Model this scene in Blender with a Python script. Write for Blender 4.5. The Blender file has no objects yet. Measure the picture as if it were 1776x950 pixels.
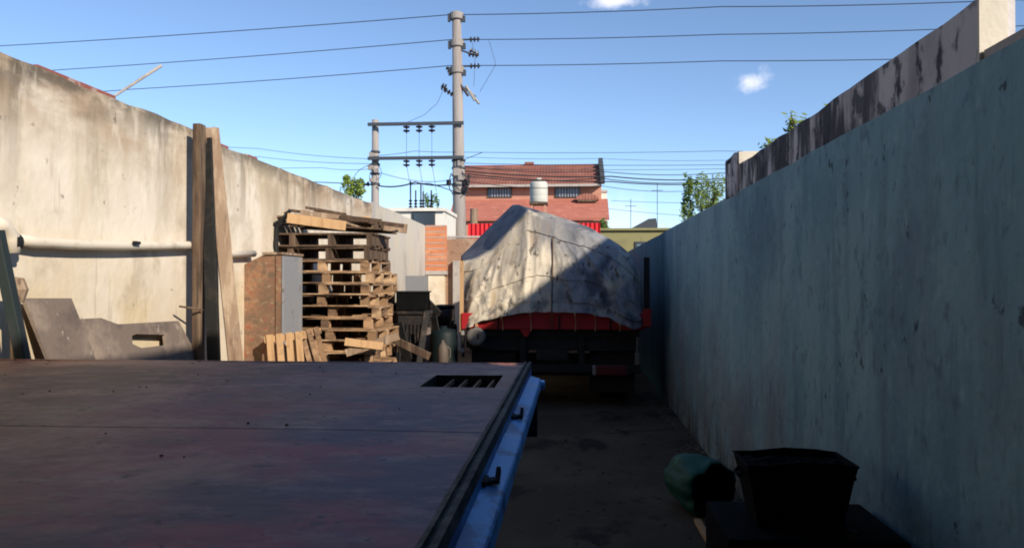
import bpy, math, random
from mathutils import Vector, Matrix, noise
R = math.radians
random.seed(7)
S = bpy.context.scene
COL = S.collection

# ------------------------------------------------------------------ camera
F = 1350.0                      # focal length in photo pixels (photo 1776 x 950)
YAW, PITCH, EYE = R(4.405), R(0.55), 1.75
cam_d = bpy.data.cameras.new('camera'); cam = bpy.data.objects.new('camera', cam_d); COL.objects.link(cam)
cam.location = (0, 0, EYE); cam.rotation_euler = (R(90) + PITCH, 0, YAW)
cam_d.sensor_width = 36; cam_d.lens = 36 * F / 1776; cam_d.clip_start = 0.05; cam_d.clip_end = 3000
S.camera = cam

# ------------------------------------------------------------------ sky, sun, exposure
SUN_DIR = Vector((1.0, -1.0, 0.725)).normalized()         # towards the sun
ELEV = math.asin(SUN_DIR.z)
AZ = math.atan2(SUN_DIR.x, SUN_DIR.y)                       # clockwise from +Y
S.view_settings.view_transform = 'Standard'; S.view_settings.look = 'None'
S.view_settings.exposure = 0.60; S.view_settings.gamma = 1.0
W = bpy.data.worlds.new('World'); S.world = W; W.use_nodes = True
nt = W.node_tree; nt.nodes.clear()
def wn(t, **k):
    n = nt.nodes.new(t)
    for a, b in k.items(): setattr(n, a, b)
    return n
sky = wn('ShaderNodeTexSky'); sky.sky_type = 'NISHITA'; sky.sun_disc = False
sky.sun_elevation = ELEV; sky.sun_rotation = AZ; sky.air_density = 1.0; sky.dust_density = 0.0; sky.ozone_density = 2.4; sky.altitude = 2500
bg = wn('ShaderNodeBackground'); bg.inputs[1].default_value = 0.122
wo = wn('ShaderNodeOutputWorld')
tc = wn('ShaderNodeTexCoord')
def ray(u, v):
    cy, sy, cp, sp = math.cos(YAW), math.sin(YAW), math.cos(PITCH), math.sin(PITCH)
    r = Vector((cy, sy, 0)); f = Vector((-sy * cp, cy * cp, sp)); up = r.cross(f)
    return f * F + r * (u - 888) + up * (475 - v)
def at(u, v, Y=None, X=None, Z=None):
    d = ray(u, v)
    t = Y / d.y if Y is not None else (X / d.x if X is not None else (Z - EYE) / d.z)
    return Vector((0, 0, EYE)) + d * t
# small fair weather clouds, part of the sky
prev = sky.outputs[0]
nz = wn('ShaderNodeTexNoise'); nz.inputs['Scale'].default_value = 22; nz.inputs['Detail'].default_value = 6; nz.inputs['Roughness'].default_value = .6
nt.links.new(tc.outputs['Generated'], nz.inputs['Vector'])
for (u, v, su, sv, amt) in ((1296, 141, 34, 21, .75), (1068, 2, 46, 12, .7), (735, 300, 60, 20, .14), (1072, 372, 70, 46, .22)):
    c = ray(u, v).normalized(); r = c.cross(Vector((0, 0, 1))).normalized(); up = r.cross(c)
    sub = wn('ShaderNodeVectorMath', operation='SUBTRACT'); nt.links.new(tc.outputs['Generated'], sub.inputs[0]); sub.inputs[1].default_value = c
    da = wn('ShaderNodeVectorMath', operation='DOT_PRODUCT'); nt.links.new(sub.outputs[0], da.inputs[0]); da.inputs[1].default_value = r * (F / su)
    db = wn('ShaderNodeVectorMath', operation='DOT_PRODUCT'); nt.links.new(sub.outputs[0], db.inputs[0]); db.inputs[1].default_value = up * (F / sv)
    dc = wn('ShaderNodeVectorMath', operation='DOT_PRODUCT'); nt.links.new(sub.outputs[0], dc.inputs[0]); dc.inputs[1].default_value = c * 2
    cb = wn('ShaderNodeCombineXYZ')
    for k, d_ in enumerate((da, db, dc)): nt.links.new(d_.outputs['Value'], cb.inputs[k])
    ln = wn('ShaderNodeVectorMath', operation='LENGTH'); nt.links.new(cb.outputs[0], ln.inputs[0])
    ad = wn('ShaderNodeMath', operation='MULTIPLY_ADD'); nt.links.new(nz.outputs[0], ad.inputs[0]); ad.inputs[1].default_value = 2.6; nt.links.new(ln.outputs['Value'], ad.inputs[2])
    mr = wn('ShaderNodeMapRange'); mr.interpolation_type = 'SMOOTHSTEP'; nt.links.new(ad.outputs[0], mr.inputs[0])
    mr.inputs[1].default_value = 2.5; mr.inputs[2].default_value = 1.5; mr.inputs[3].default_value = 0; mr.inputs[4].default_value = amt
    mx = wn('ShaderNodeMix', data_type='RGBA'); nt.links.new(mr.outputs[0], mx.inputs[0]); nt.links.new(prev, mx.inputs[6]); mx.inputs[7].default_value = (7.2, 7.0, 7.4, 1)
    prev = mx.outputs[2]
nt.links.new(prev, bg.inputs[0]); nt.links.new(bg.outputs[0], wo.inputs[0])
sd = bpy.data.lights.new('sun', 'SUN'); sd.energy = 4.0; sd.angle = R(0.7); sd.color = (1.0, .875, .71)
so = bpy.data.objects.new('sun', sd); COL.objects.link(so); so.rotation_euler = SUN_DIR.to_track_quat('Z', 'Y').to_euler(); so.location = (20, -20, 20)
S.render.engine = 'CYCLES'
S.cycles.filter_width = 1.9
S.cycles.max_bounces = 6

# ------------------------------------------------------------------ materials
MATS = {}
def mat(name, base, rough=.85, layers=(), bump=0, bscale=30, metal=0, spec=.3, bstretch=(1, 1, 1), rnd=0):
    """layers: dict(c=colour, s=(sx,sy,sz) noise scale, lo, hi, k=strength, z=(z0,z1), y=(y0,y1), vor=bool)"""
    m = bpy.data.materials.new(name); m.use_nodes = True; t = m.node_tree; t.nodes.clear()
    N = lambda ty, **k: (lambda n: ([setattr(n, a, b) for a, b in k.items()], n)[1])(t.nodes.new(ty))
    L = t.links.new
    out = N('ShaderNodeOutputMaterial'); b = N('ShaderNodeBsdfPrincipled'); L(b.outputs[0], out.inputs[0])
    b.inputs['Roughness'].default_value = rough; b.inputs['Metallic'].default_value = metal; b.inputs['Specular IOR Level'].default_value = spec
    co = N('ShaderNodeTexCoord'); sep = N('ShaderNodeSeparateXYZ'); L(co.outputs['Object'], sep.inputs[0])
    oi = N('ShaderNodeObjectInfo')
    cur = None
    rgb = N('ShaderNodeRGB'); rgb.outputs[0].default_value = (*base, 1); cur = rgb.outputs[0]
    if rnd:
        hs = N('ShaderNodeHueSaturation'); L(cur, hs.inputs['Color'])
        mr = N('ShaderNodeMapRange'); L(oi.outputs['Random'], mr.inputs[0]); mr.inputs[3].default_value = 1 - rnd; mr.inputs[4].default_value = 1 + rnd
        L(mr.outputs[0], hs.inputs['Value']); cur = hs.outputs[0]
    for i, l in enumerate(layers):
        mp = N('ShaderNodeMapping'); L(co.outputs['Object'], mp.inputs[0]); mp.inputs['Scale'].default_value = l['s']; mp.inputs['Location'].default_value = (i * 3.7, i * 1.3, i * 2.1)
        if rnd:
            ad = N('ShaderNodeVectorMath', operation='ADD'); L(mp.outputs[0], ad.inputs[0])
            sc = N('ShaderNodeVectorMath', operation='SCALE'); sc.inputs[0].default_value = (13, 29, 17); L(oi.outputs['Random'], sc.inputs['Scale']); L(sc.outputs[0], ad.inputs[1]); vec = ad.outputs[0]
        else: vec = mp.outputs[0]
        if l.get('vor'):
            n = N('ShaderNodeTexVoronoi', feature='DISTANCE_TO_EDGE' if l['vor'] == 'edge' else 'F1'); L(vec, n.inputs['Vector']); n.inputs['Scale'].default_value = 1; fac = n.outputs['Distance']
        else:
            n = N('ShaderNodeTexNoise'); L(vec, n.inputs['Vector']); n.inputs['Scale'].default_value = 1; n.inputs['Detail'].default_value = l.get('d', 5); n.inputs['Roughness'].default_value = l.get('r', .6)
            n.inputs['Distortion'].default_value = l.get('dist', 0); fac = n.outputs[0]
        mr = N('ShaderNodeMapRange'); L(fac, mr.inputs[0]); mr.inputs[1].default_value = l['lo']; mr.inputs[2].default_value = l['hi']; mr.inputs[4].default_value = l.get('k', 1)
        f = mr.outputs[0]
        for ax in 'xyz':
            if l.get(ax):
                m2 = N('ShaderNodeMapRange'); L(sep.outputs['XYZ'.index(ax.upper())], m2.inputs[0]); m2.inputs[1].default_value, m2.inputs[2].default_value = l[ax]
                mu = N('ShaderNodeMath', operation='MULTIPLY'); L(f, mu.inputs[0]); L(m2.outputs[0], mu.inputs[1]); f = mu.outputs[0]
        mx = N('ShaderNodeMix', data_type='RGBA'); L(f, mx.inputs[0]); L(cur, mx.inputs[6]); mx.inputs[7].default_value = (*l['c'], 1); cur = mx.outputs[2]
    L(cur, b.inputs['Base Color'])
    if bump:
        mp = N('ShaderNodeMapping'); L(co.outputs['Object'], mp.inputs[0]); mp.inputs['Scale'].default_value = bstretch
        n = N('ShaderNodeTexNoise'); L(mp.outputs[0], n.inputs['Vector']); n.inputs['Scale'].default_value = bscale; n.inputs['Detail'].default_value = 5
        bp = N('ShaderNodeBump'); bp.inputs['Strength'].default_value = min(1, bump); bp.inputs['Distance'].default_value = .012; L(n.outputs[0], bp.inputs['Height']); L(bp.outputs[0], b.inputs['Normal'])
    m['b'] = 1
    MATS[name] = m; return m
l_ = lambda c, s, lo, hi, k=1, **kw: dict(c=c, s=s, lo=lo, hi=hi, k=k, **kw)

M_left = mat('cream_stained_render', (0.570, 0.485, 0.361), .9, [
    l_((0.665, 0.595, 0.482), (.5, .55, .5), .40, .58, .9),
    l_((0.741, 0.677, 0.585), (1, 1.2, .5), .46, .60, .85, z=(1.4, 2.0)),
    l_((0.570, 0.458, 0.275), (.7, .8, .9), .44, .58, .7, z=(2.2, 1.5)),
    l_((0.437, 0.357, 0.258), (1.6, 1.5, .7), .46, .62, .65, z=(1.9, 2.9)),
    l_((0.323, 0.215, 0.133), (1, .7, 1.5), .42, .56, .75, z=(2.6, 3.05)),
    l_((0.209, 0.165, 0.120), (4, 3.6, .55), .49, .63, .8, z=(2.2, 3.2)),
    l_((0.104, 0.087, 0.069), (3, 1.6, 3.5), .42, .56, .9, z=(2.95, 3.2)),
    l_((0.399, 0.329, 0.241), (2, 2.2, 2.0), .54, .64, .5),
    l_((0.741, 0.677, 0.576), (7, 8, 3), .56, .70, .45),
    l_((0.285, 0.220, 0.146), (6, 12, 1.0), .62, .74, .5),
    l_((0.152, 0.119, 0.095), (7, 7, 7), .65, .71, .75)], bump=.6, bscale=9)
M_right = mat('pale_blue_green_paint', (0.158, 0.293, 0.342), .85, [
    l_((0.215, 0.375, 0.428), (.6, .8, .7), .42, .58, .85),
    l_((0.282, 0.437, 0.474), (1, 1.7, .8), .48, .64, .6),
    l_((0.094, 0.161, 0.228), (1, .75, .7), .50, .66, .6),
    l_((0.081, 0.140, 0.182), (3, 5, .7), .54, .70, .5),
    l_((0.195, 0.173, 0.214), (1, 1.3, 1.2), .48, .62, .6, z=(2.1, .3)),
    l_((0.188, 0.185, 0.155), (2, 3.5, 1.8), .36, .56, .85, z=(1.0, .05)),
    l_((0.040, 0.045, 0.046), (2, 4, 2.0), .42, .56, .92, z=(.55, .0)),
    l_((0.309, 0.461, 0.492), (13, 12, 8), .57, .68, .45),
    l_((0.074, 0.115, 0.155), (14, 13, 8), .57, .68, .5),
    l_((0.027, 0.041, 0.055), (11, 9, 7), .66, .70, .8),
    l_((0.060, 0.099, 0.127), (3, 20, 1.6), .60, .74, .5)], bump=.7, bscale=12)
M_parapet = mat('mouldy_whitewash', (.58, .55, .56), .9, [
    l_((.74, .70, .68), (1, 1.3, 2), .46, .6, .7),
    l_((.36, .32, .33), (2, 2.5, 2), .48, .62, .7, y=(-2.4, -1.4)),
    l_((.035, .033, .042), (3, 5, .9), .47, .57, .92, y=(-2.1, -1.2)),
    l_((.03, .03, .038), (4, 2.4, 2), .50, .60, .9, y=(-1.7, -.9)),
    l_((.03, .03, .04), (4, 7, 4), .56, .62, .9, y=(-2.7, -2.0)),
    l_((.05, .05, .055), (7, 7, 6), .58, .64, .85)], bump=.5, bscale=12)
M_lit_lime = mat('lit_limewash', (.62, .58, .5), .9, [l_((.4, .37, .32), (9, 9, 5), .55, .7, .6)], bump=.4, bscale=18)  # paler limewash paints sunlight onto the parapet end and pier face
M_teal = mat('teal_paint_wall', (.04, .17, .21), .8, [l_((.02, .06, .09), (2, 3, 1), .5, .65, .7)], bump=.3)
M_coping = mat('cement_coping', (.42, .39, .36), .9, [l_((.2, .18, .17), (5, 5, 5), .5, .7, .7)], bump=.4)
M_deck = mat('worn_deck_with_reflection', (0.234, 0.099, 0.064), .56, [
    l_((0.542, 0.278, 0.169), (.6, .6, 1), .41, .53, .95, x=(3.0, 1.0)),  # brown patches kept to the left, painting in the sunlit wall's reflection
    l_((0.068, 0.042, 0.089), (.7, .7, 1), .40, .54, .85, x=(.5, 2.1)),
    l_((0.394, 0.066, 0.081), (1.1, 1.3, 1), .52, .62, .75, x=(1.2, 2.6)),
    l_((0.062, 0.028, 0.029), (.8, .8, 1), .48, .60, .8),
    l_((0.443, 0.255, 0.182), (1.6, 1.6, 4), .50, .64, .65, r=.75),
    l_((0.074, 0.040, 0.037), (2.6, 2.8, 1), .56, .68, .6, r=.75),
    l_((0.394, 0.264, 0.241), (6, 9, 4), .52, .66, .4, r=.7),
    l_((0.123, 0.066, 0.052), (14, 17, 5), .52, .66, .5, r=.7),
    l_((0.037, 0.019, 0.024), (22, 22, 22), .66, .70, .9, d=2),
    l_((0.062, 0.038, 0.037), (11, 13, 9), .66, .72, .6, d=3)], bump=.4, bscale=9, spec=.3, bstretch=(1, 1.3, 1))
M_rim = mat('grimy_rim_steel', (.05, .055, .05), .75, [l_((.10, .11, .095), (8, 4, 8), .5, .62, .8), l_((.015, .018, .015), (14, 5, 14), .5, .6, .9)], bump=.8, bscale=25)
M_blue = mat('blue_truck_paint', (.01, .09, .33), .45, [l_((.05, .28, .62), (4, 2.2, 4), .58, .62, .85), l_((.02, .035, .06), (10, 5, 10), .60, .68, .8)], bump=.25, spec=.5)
M_blue_light = mat('lit_blue_ledge', (.12, .48, 1.0), .5, [l_((.02, .10, .32), (5, 2.6, 5), .50, .56, .85), l_((.30, .52, .85), (6, 3, 6), .56, .62, .6), l_((.03, .04, .06), (12, 9, 12), .64, .70, .8)], bump=.25, spec=.5)  # lighter blue paints the light on the upward ledge into its colour
M_black = mat('black_grimy_steel', (.012, .013, .014), .7, [l_((.03, .026, .022), (6, 6, 6), .5, .65, .8)], bump=.3)
M_rubber = mat('black_rubber', (.014, .014, .015), .8, [l_((.03, .028, .025), (9, 9, 9), .5, .7, .7)], bump=.3)
M_box = mat('black_tarred_box', (.004, .0045, .005), .9, [l_((.008, .008, .008), (6, 6, 6), .5, .65, .6)], spec=.1)
M_floor = mat('oily_concrete_floor', (.060, .049, .034), .9, [
    l_((.095, .080, .057), (.9, .9, 1), .45, .62, .8), l_((.012, .012, .011), (1.8, 1.1, 1), .56, .64, .85),
    l_((.11, .10, .085), (9, 9, 1), .6, .72, .5), l_((.02, .02, .018), (7, 5, 1), .62, .7, .8), l_((.09, .035, .03), (2.4, 2.4, 1), .66, .72, .5)], bump=.6, bscale=16, spec=.2)
M_ground = mat('dry_ground', (.12, .10, .075), .95, [l_((.07, .085, .04), (.2, .2, 1), .45, .6, .9)], bump=.3)
M_wood = mat('weathered_pallet_wood', (0.333, 0.205, 0.114), .85, [
    l_((0.632, 0.441, 0.266), (2, 2, 2), .47, .60, .85), l_((0.115, 0.068, 0.043), (3, 14, 9), .46, .62, .8), l_((0.081, 0.053, 0.043), (2.5, 2.5, 2.5), .53, .64, .8)], bump=.4, bscale=20, rnd=.35)
M_wood_dark = mat('dark_old_timber', (.10, .065, .045), .85, [l_((.21, .15, .10), (9, 9, 1.2), .48, .65, .8), l_((.04, .028, .02), (14, 14, 1.5), .52, .66, .8)], bump=.5, bscale=20)
M_wood_mid = mat('weathered_grey_timber', (.25, .175, .12), .85, [l_((.42, .33, .24), (12, 12, .8), .48, .62, .8), l_((.09, .055, .04), (12, 12, 1.0), .54, .66, .85), l_((.16, .06, .04), (3, 3, 2), .6, .7, .6)], bump=.5, bscale=20)
M_wood_light = mat('fresh_crate_wood', (.50, .32, .17), .8, [l_((.34, .2, .1), (20, 20, 2), .5, .66, .7), l_((.16, .1, .06), (5, 5, 5), .62, .7, .6)], bump=.3)
M_pvc = mat('cream_pvc', (.66, .6, .5), .5, [l_((.36, .3, .23), (4, 4, 9), .55, .7, .7)], spec=.4)
M_rust = mat('rusty_mottled_sheet', (.20, .115, .075), .85, [l_((.34, .18, .10), (2, 4, 1.2), .48, .62, .7), l_((.15, .10, .065), (7, 7, 9), .47, .60, .6), l_((.11, .09, .065), (12, 12, 12), .54, .62, .5), l_((.30, .24, .15), (16, 16, 16), .57, .64, .7), l_((.28, .08, .05), (12, 12, 12), .60, .66, .8)], bump=.6, bscale=22)
M_greymetal = mat('grey_primer_sheet', (.23, .24, .26), .7, [l_((.33, .3, .26), (3, 3, 1.4), .5, .65, .7), l_((.12, .08, .05), (8, 8, 8), .62, .7, .8)], bump=.3)
M_panel = mat('grey_brown_board', (.17, .135, .115), .85, [l_((.30, .24, .19), (2.2, 2.2, 2.2), .52, .64, .8), l_((.09, .07, .065), (3.5, 3.5, 3.5), .5, .64, .7), l_((.42, .36, .3), (8, 8, 8), .64, .7, .7)], bump=.4)
M_darkgreen = mat('dark_green_steel', (.02, .03, .032), .6, [l_((.05, .045, .06), (3, 3, 2), .5, .65, .7)])
M_tarp = mat('grimy_canvas_with_shade', (.54, .48, .38), .85, [
    l_((.70, .62, .49), (1.2, 1.2, .6), .45, .57, .8),
    l_((.24, .22, .19), (3.2, 1.2, .55), .52, .60, .8),
    l_((.33, .22, .11), (4, 3, .5), .55, .66, .6),
    l_((.22, .20, .18), (9, 3, 1.2), .57, .67, .5),
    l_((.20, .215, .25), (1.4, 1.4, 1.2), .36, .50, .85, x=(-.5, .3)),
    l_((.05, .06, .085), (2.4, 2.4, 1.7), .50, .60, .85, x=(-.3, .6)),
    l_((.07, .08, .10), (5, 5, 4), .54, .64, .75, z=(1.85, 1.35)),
    l_((.05, .045, .04), (11, 9, 6), .60, .66, .8),
    l_((.075, .10, .15), (3, 3, 3), .1, .3, .93, y=(.62, .9)), l_((.03, .04, .06), (5, 5, 5), .5, .6, .8, y=(.62, .9))], bump=.6, bscale=9)  # blue-dark layers paint the shade of the left facet into the canvas
M_red = mat('red_truck_paint', (.34, .012, .016), .5, [l_((.22, .01, .012), (3, 3, 3), .5, .64, .7), l_((.06, .03, .03), (8, 8, 8), .62, .7, .8)], spec=.4)
M_redsheet = mat('red_sheet', (.62, .02, .03), .6, [l_((.4, .02, .03), (2, 2, 2), .5, .64, .5)])
M_white = mat('white_paint', (.7, .68, .63), .7, [l_((.45, .42, .38), (2, 2, 2), .55, .7, .6)])
M_brick = mat('orange_hollow_brick', (.52, .20, .10), .9, [l_((.62, .30, .17), (3, 3, 9), .5, .62, .7), l_((.5, .36, .26), (.01, .01, 9), .55, .62, .6), l_((.30, .12, .07), (6, 6, 6), .6, .7, .7)], bump=.4)
M_brownwall = mat('brown_rough_wall', (.30, .19, .13), .9, [l_((.42, .30, .22), (2, 2, 2), .5, .62, .7), l_((.16, .09, .06), (5, 5, 7), .58, .68, .7)], bump=.4)
M_corr = mat('pale_whitewashed_sheet', (.50, .47, .42), .8, [l_((.36, .34, .33), (.8, .6, .5), .46, .6, .8), l_((.30, .26, .22), (4, 3, .9), .56, .70, .45), l_((.56, .5, .38), (1, 1.5, 1), .55, .66, .5)], bump=.3)
M_olive = mat('olive_render', (.25, .235, .115), .9, [l_((.17, .16, .09), (.7, .7, 1.2), .5, .62, .7), l_((.09, .09, .05), (3, 3, 1), .6, .72, .7)], bump=.3)
M_house = mat('salmon_brick', (.50, .25, .18), .9, [l_((.42, .20, .14), (.8, .8, 4), .48, .6, .7), l_((.46, .27, .19), (2, 2, 6), .58, .68, .6)], bump=.3)
M_conc = mat('pole_concrete', (0.306, 0.281, 0.270), .9, [l_((0.212, 0.170, 0.157), (4, 4, .5), .5, .65, .6), l_((0.383, 0.357, 0.331), (6, 6, 1), .58, .7, .6)], bump=.3)
M_insul = mat('insulator_brown', (.025, .02, .025), .35)
M_ironb = mat('bluish_iron', (.05, .06, .075), .6)
M_wire = mat('cable_black', (.02, .02, .025), .6)
M_glass = mat('window_glass_dark', (.045, .06, .08), .12, spec=.6)
M_curtain = mat('pale_curtain', (.36, .36, .42), .9)
M_bark = mat('bark', (.12, .085, .06), .9, [l_((.06, .045, .03), (8, 8, 2), .5, .65, .8)], bump=.6)
M_leaf = mat('leaf_green', (.065, .125, .025), .6, [l_((.11, .17, .03), (2, 2, 2), .48, .6, .9), l_((.03, .07, .02), (4, 4, 4), .55, .66, .8)])
M_leaf_yel = mat('leaf_yellow_green', (.15, .21, .035), .6, [l_((.07, .13, .02), (5, 5, 5), .48, .6, .8)])
M_tank = mat('pale_grey_tank', (.50, .50, .46), .6, [l_((.36, .37, .34), (1.4, 1.4, .6), .5, .64, .6)])
M_bag = mat('green_woven_bag', (.005, .085, .06), .6, [l_((.006, .05, .06), (7, 7, 7), .48, .6, .8), l_((.01, .2, .12), (12, 12, 12), .6, .68, .6)], bump=.9, bscale=11, spec=.3)
M_lamp = mat('red_lens', (.10, .01, .015), .4, spec=.6)
M_clear = mat('white_lens', (.26, .25, .24), .3, spec=.5)
M_ring = mat('worn_steel_ring', (.2, .19, .18), .5, metal=.3)
M_shed = mat('dark_shed_sheet', (.10, .105, .11), .8, [l_((.06, .05, .045), (2, 2, 1), .5, .65, .7)])
M_jug = mat('dirty_plastic_jug', (.10, .08, .065), .6)
M_tealplastic = mat('dark_teal_plastic', (.003, .010, .012), .6)
M_engine = mat('greasy_iron', (.02, .018, .018), .6, [l_((.07, .05, .04), (9, 9, 9), .55, .65, .8)], bump=.5)

def tile_mat():
    m = mat('clay_roof_tiles', (.25, .095, .07), .9, [l_((.33, .15, .11), (1.2, 1.2, 1.2), .48, .62, .7), l_((.15, .075, .065), (.6, 2, 2), .50, .62, .8)])
    t = m.node_tree; b = [n for n in t.nodes if n.type == 'BSDF_PRINCIPLED'][0]
    co = t.nodes.new('ShaderNodeTexCoord'); wv = t.nodes.new('ShaderNodeTexWave'); wv.bands_direction = 'X'; wv.inputs['Scale'].default_value = 1.6; t.links.new(co.outputs['Object'], wv.inputs[0])
    w2 = t.nodes.new('ShaderNodeTexWave'); w2.bands_direction = 'Y'; w2.wave_profile = 'SAW'; w2.inputs['Scale'].default_value = 1.0; t.links.new(co.outputs['Object'], w2.inputs[0])
    ad = t.nodes.new('ShaderNodeMath'); t.links.new(wv.outputs[1], ad.inputs[0]); t.links.new(w2.outputs[1], ad.inputs[1])
    bp = t.nodes.new('ShaderNodeBump'); bp.inputs['Strength'].default_value = .5; bp.inputs['Distance'].default_value = .03; t.links.new(ad.outputs[0], bp.inputs['Height']); t.links.new(bp.outputs[0], b.inputs['Normal'])
    return m
M_tile = tile_mat()
M_tile2 = mat('worn_clay_tiles', (.42, .15, .11), .9, [l_((.33, .12, .09), (.8, 6, 2), .48, .6, .8), l_((.5, .22, .16), (3, 3, 3), .56, .66, .6)], bump=.4)

# ------------------------------------------------------------------ mesh helpers
class MB:
    def __init__(s): s.v = []; s.f = []
    def add(s, vs, fs):
        n = len(s.v); s.v += [tuple(v) for v in vs]; s.f += [tuple(i + n for i in f) for f in fs]; return s
    def box(s, c, d, rot=None, taper=1.0):
        hx, hy, hz = d[0] / 2, d[1] / 2, d[2] / 2
        vs = []
        for z in (-1, 1):
            k = taper if z > 0 else 1
            for x, y in ((-1, -1), (1, -1), (1, 1), (-1, 1)): vs.append(Vector((x * hx * k, y * hy * k, z * hz)))
        if rot is not None: vs = [rot @ v for v in vs]
        c = Vector(c); vs = [v + c for v in vs]
        return s.add(vs, [(3, 2, 1, 0), (4, 5, 6, 7), (0, 1, 5, 4), (1, 2, 6, 5), (2, 3, 7, 6), (3, 0, 4, 7)])
    def bb(s, a, b):
        return s.box([(a[i] + b[i]) / 2 for i in range(3)], [abs(b[i] - a[i]) for i in range(3)])
    def bar(s, p, q, w, h, roll=0):
        p, q = Vector(p), Vector(q); d = q - p; L = d.length
        m = d.to_track_quat('Z', 'Y').to_matrix() @ Matrix.Rotation(roll, 3, 'Z')
        return s.box((p + q) / 2, (w, h, L), m)
    def tube(s, pts, rad, n=10, cap=True):
        pts = [Vector(p) for p in pts]
        if not isinstance(rad, (list, tuple)): rad = [rad] * len(pts)
        vs = []; fs = []
        ref = None
        for i, p in enumerate(pts):
            d = (pts[min(i + 1, len(pts) - 1)] - pts[max(i - 1, 0)]).normalized()
            if ref is None: ref = Vector((0, 0, 1)) if abs(d.z) < .9 else Vector((1, 0, 0))
            a = d.cross(ref).normalized(); b = a.cross(d).normalized(); ref = b
            for k in range(n):
                t = 2 * math.pi * k / n; vs.append(p + (a * math.cos(t) + b * math.sin(t)) * rad[i])
        for i in range(len(pts) - 1):
            for k in range(n):
                k2 = (k + 1) % n; fs.append((i * n + k, i * n + k2, (i + 1) * n + k2, (i + 1) * n + k))
        if cap: fs.append(tuple(range(n))[::-1]); fs.append(tuple(range((len(pts) - 1) * n, len(pts) * n)))
        return s.add(vs, fs)
    def lathe(s, prof, c=(0, 0, 0), n=24, axis=None):
        c = Vector(c); vs = []; fs = []
        m = Vector(axis).normalized().to_track_quat('Z', 'Y').to_matrix() if axis is not None else Matrix.Identity(3)
        for (r, z) in prof:
            for k in range(n):
                t = 2 * math.pi * k / n; vs.append(c + m @ Vector((r * math.cos(t), r * math.sin(t), z)))
        for i in range(len(prof) - 1):
            for k in range(n):
                k2 = (k + 1) % n; fs.append((i * n + k, i * n + k2, (i + 1) * n + k2, (i + 1) * n + k))
        if prof[0][0] > 1e-4: fs.append(tuple(range(n))[::-1])
        if prof[-1][0] > 1e-4: fs.append(tuple(range((len(prof) - 1) * n, len(prof) * n)))
        return s.add(vs, fs)
    def prism(s, poly, off):
        """poly: 3D points of a planar polygon; off: extrusion vector"""
        off = Vector(off); n = len(poly); vs = [Vector(p) for p in poly] + [Vector(p) + off for p in poly]
        return s.add(vs, [tuple(range(n))[::-1], tuple(range(n, 2 * n))] + [(i, (i + 1) % n, n + (i + 1) % n, n + i) for i in range(n)])
    def grid(s, rows):
        nr, nc = len(rows), len(rows[0]); vs = [p for r in rows for p in r]
        return s.add(vs, [(i * nc + j, i * nc + j + 1, (i + 1) * nc + j + 1, (i + 1) * nc + j) for i in range(nr - 1) for j in range(nc - 1)])
    def build(s, name, m, parent=None, bevel=0, smooth=False, loc=None):
        me = bpy.data.meshes.new(name); me.from_pydata(s.v, [], s.f); me.materials.append(m); me.update()
        o = bpy.data.objects.new(name, me); COL.objects.link(o)
        import bmesh
        bm = bmesh.new(); bm.from_mesh(me); bmesh.ops.recalc_face_normals(bm, faces=bm.faces); bm.to_mesh(me); bm.free()
        if smooth:
            for p in me.polygons: p.use_smooth = True
        if parent is not None: o.parent = parent
        if loc is not None: o.location = loc
        if bevel:
            b = o.modifiers.new('bevel', 'BEVEL'); b.width = bevel; b.segments = 2; b.limit_method = 'ANGLE'; b.angle_limit = R(40)
        return o
def tag(o, label=None, cat=None, group=None, kind=None):
    if label: o['label'] = label
    if cat: o['category'] = cat
    if group: o['group'] = group
    if kind: o['kind'] = kind
    return o
def thing(name, label, cat, loc=(0, 0, 0), group=None, rz=0):
    o = bpy.data.objects.new(name, None); COL.objects.link(o); o.location = loc; o.rotation_euler = (0, 0, rz); o.empty_display_size = .2
    return tag(o, label, cat, group)
def loc_mb(o):  # parts whose coordinates are written in world space under a thing at loc
    pass
def world_part(mb, name, m, parent, **k):
    """mesh written in world coordinates, parented under an unrotated empty: keep it in place"""
    L = Vector(parent.matrix_world.translation) if parent.parent else Vector(parent.location)
    mb.v = [tuple(Vector(v) - L) for v in mb.v]
    return mb.build(name, m, parent, **k)
def copy_tree(o, parent=None):
    c = o.copy(); COL.objects.link(c); c.parent = parent
    for ch in o.children: copy_tree(ch, c)
    return c
def rough_wall(pA, pB, z0, ztop, thick, jit=.012, step=.22):
    """wall slab from pA to pB (x,y), top edge slightly uneven; thick = vector away from the yard"""
    pA, pB = Vector((*pA, 0)), Vector((*pB, 0)); n = max(2, int((pB - pA).length / step)); t = Vector((*thick, 0))
    mb = MB(); A = []; B = []; C = []; D = []
    for i in range(n + 1):
        k = i / n; p = pA.lerp(pB, k); zt = (ztop(k) if callable(ztop) else ztop) + jit * noise.noise(Vector((i * .45, 3, z0)))*2
        A.append(p + Vector((0, 0, z0))); B.append(p + Vector((0, 0, zt))); C.append(p + t + Vector((0, 0, zt))); D.append(p + t + Vector((0, 0, z0)))
    mb.grid([A, B, C, D, A])
    m = len(A); mb.f.append((0, m, 2 * m, 3 * m)); mb.f.append((m - 1, 2 * m - 1, 3 * m - 1, 4 * m - 1))
    return mb

# ------------------------------------------------------------------ setting
XL, XR = -3.7, 1.36
ZR = EYE + .735       # painted top of right wall
MB().grid([[(-900, -300, 0), (900, -300, 0)], [(-900, 2200, 0), (900, 2200, 0)]]).build('ground', M_ground)['kind'] = 'structure'
MB().bb((XL, -7.5, -.1), (XR, 19.5, .006)).build('yard_floor', M_floor)['kind'] = 'structure'

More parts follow.
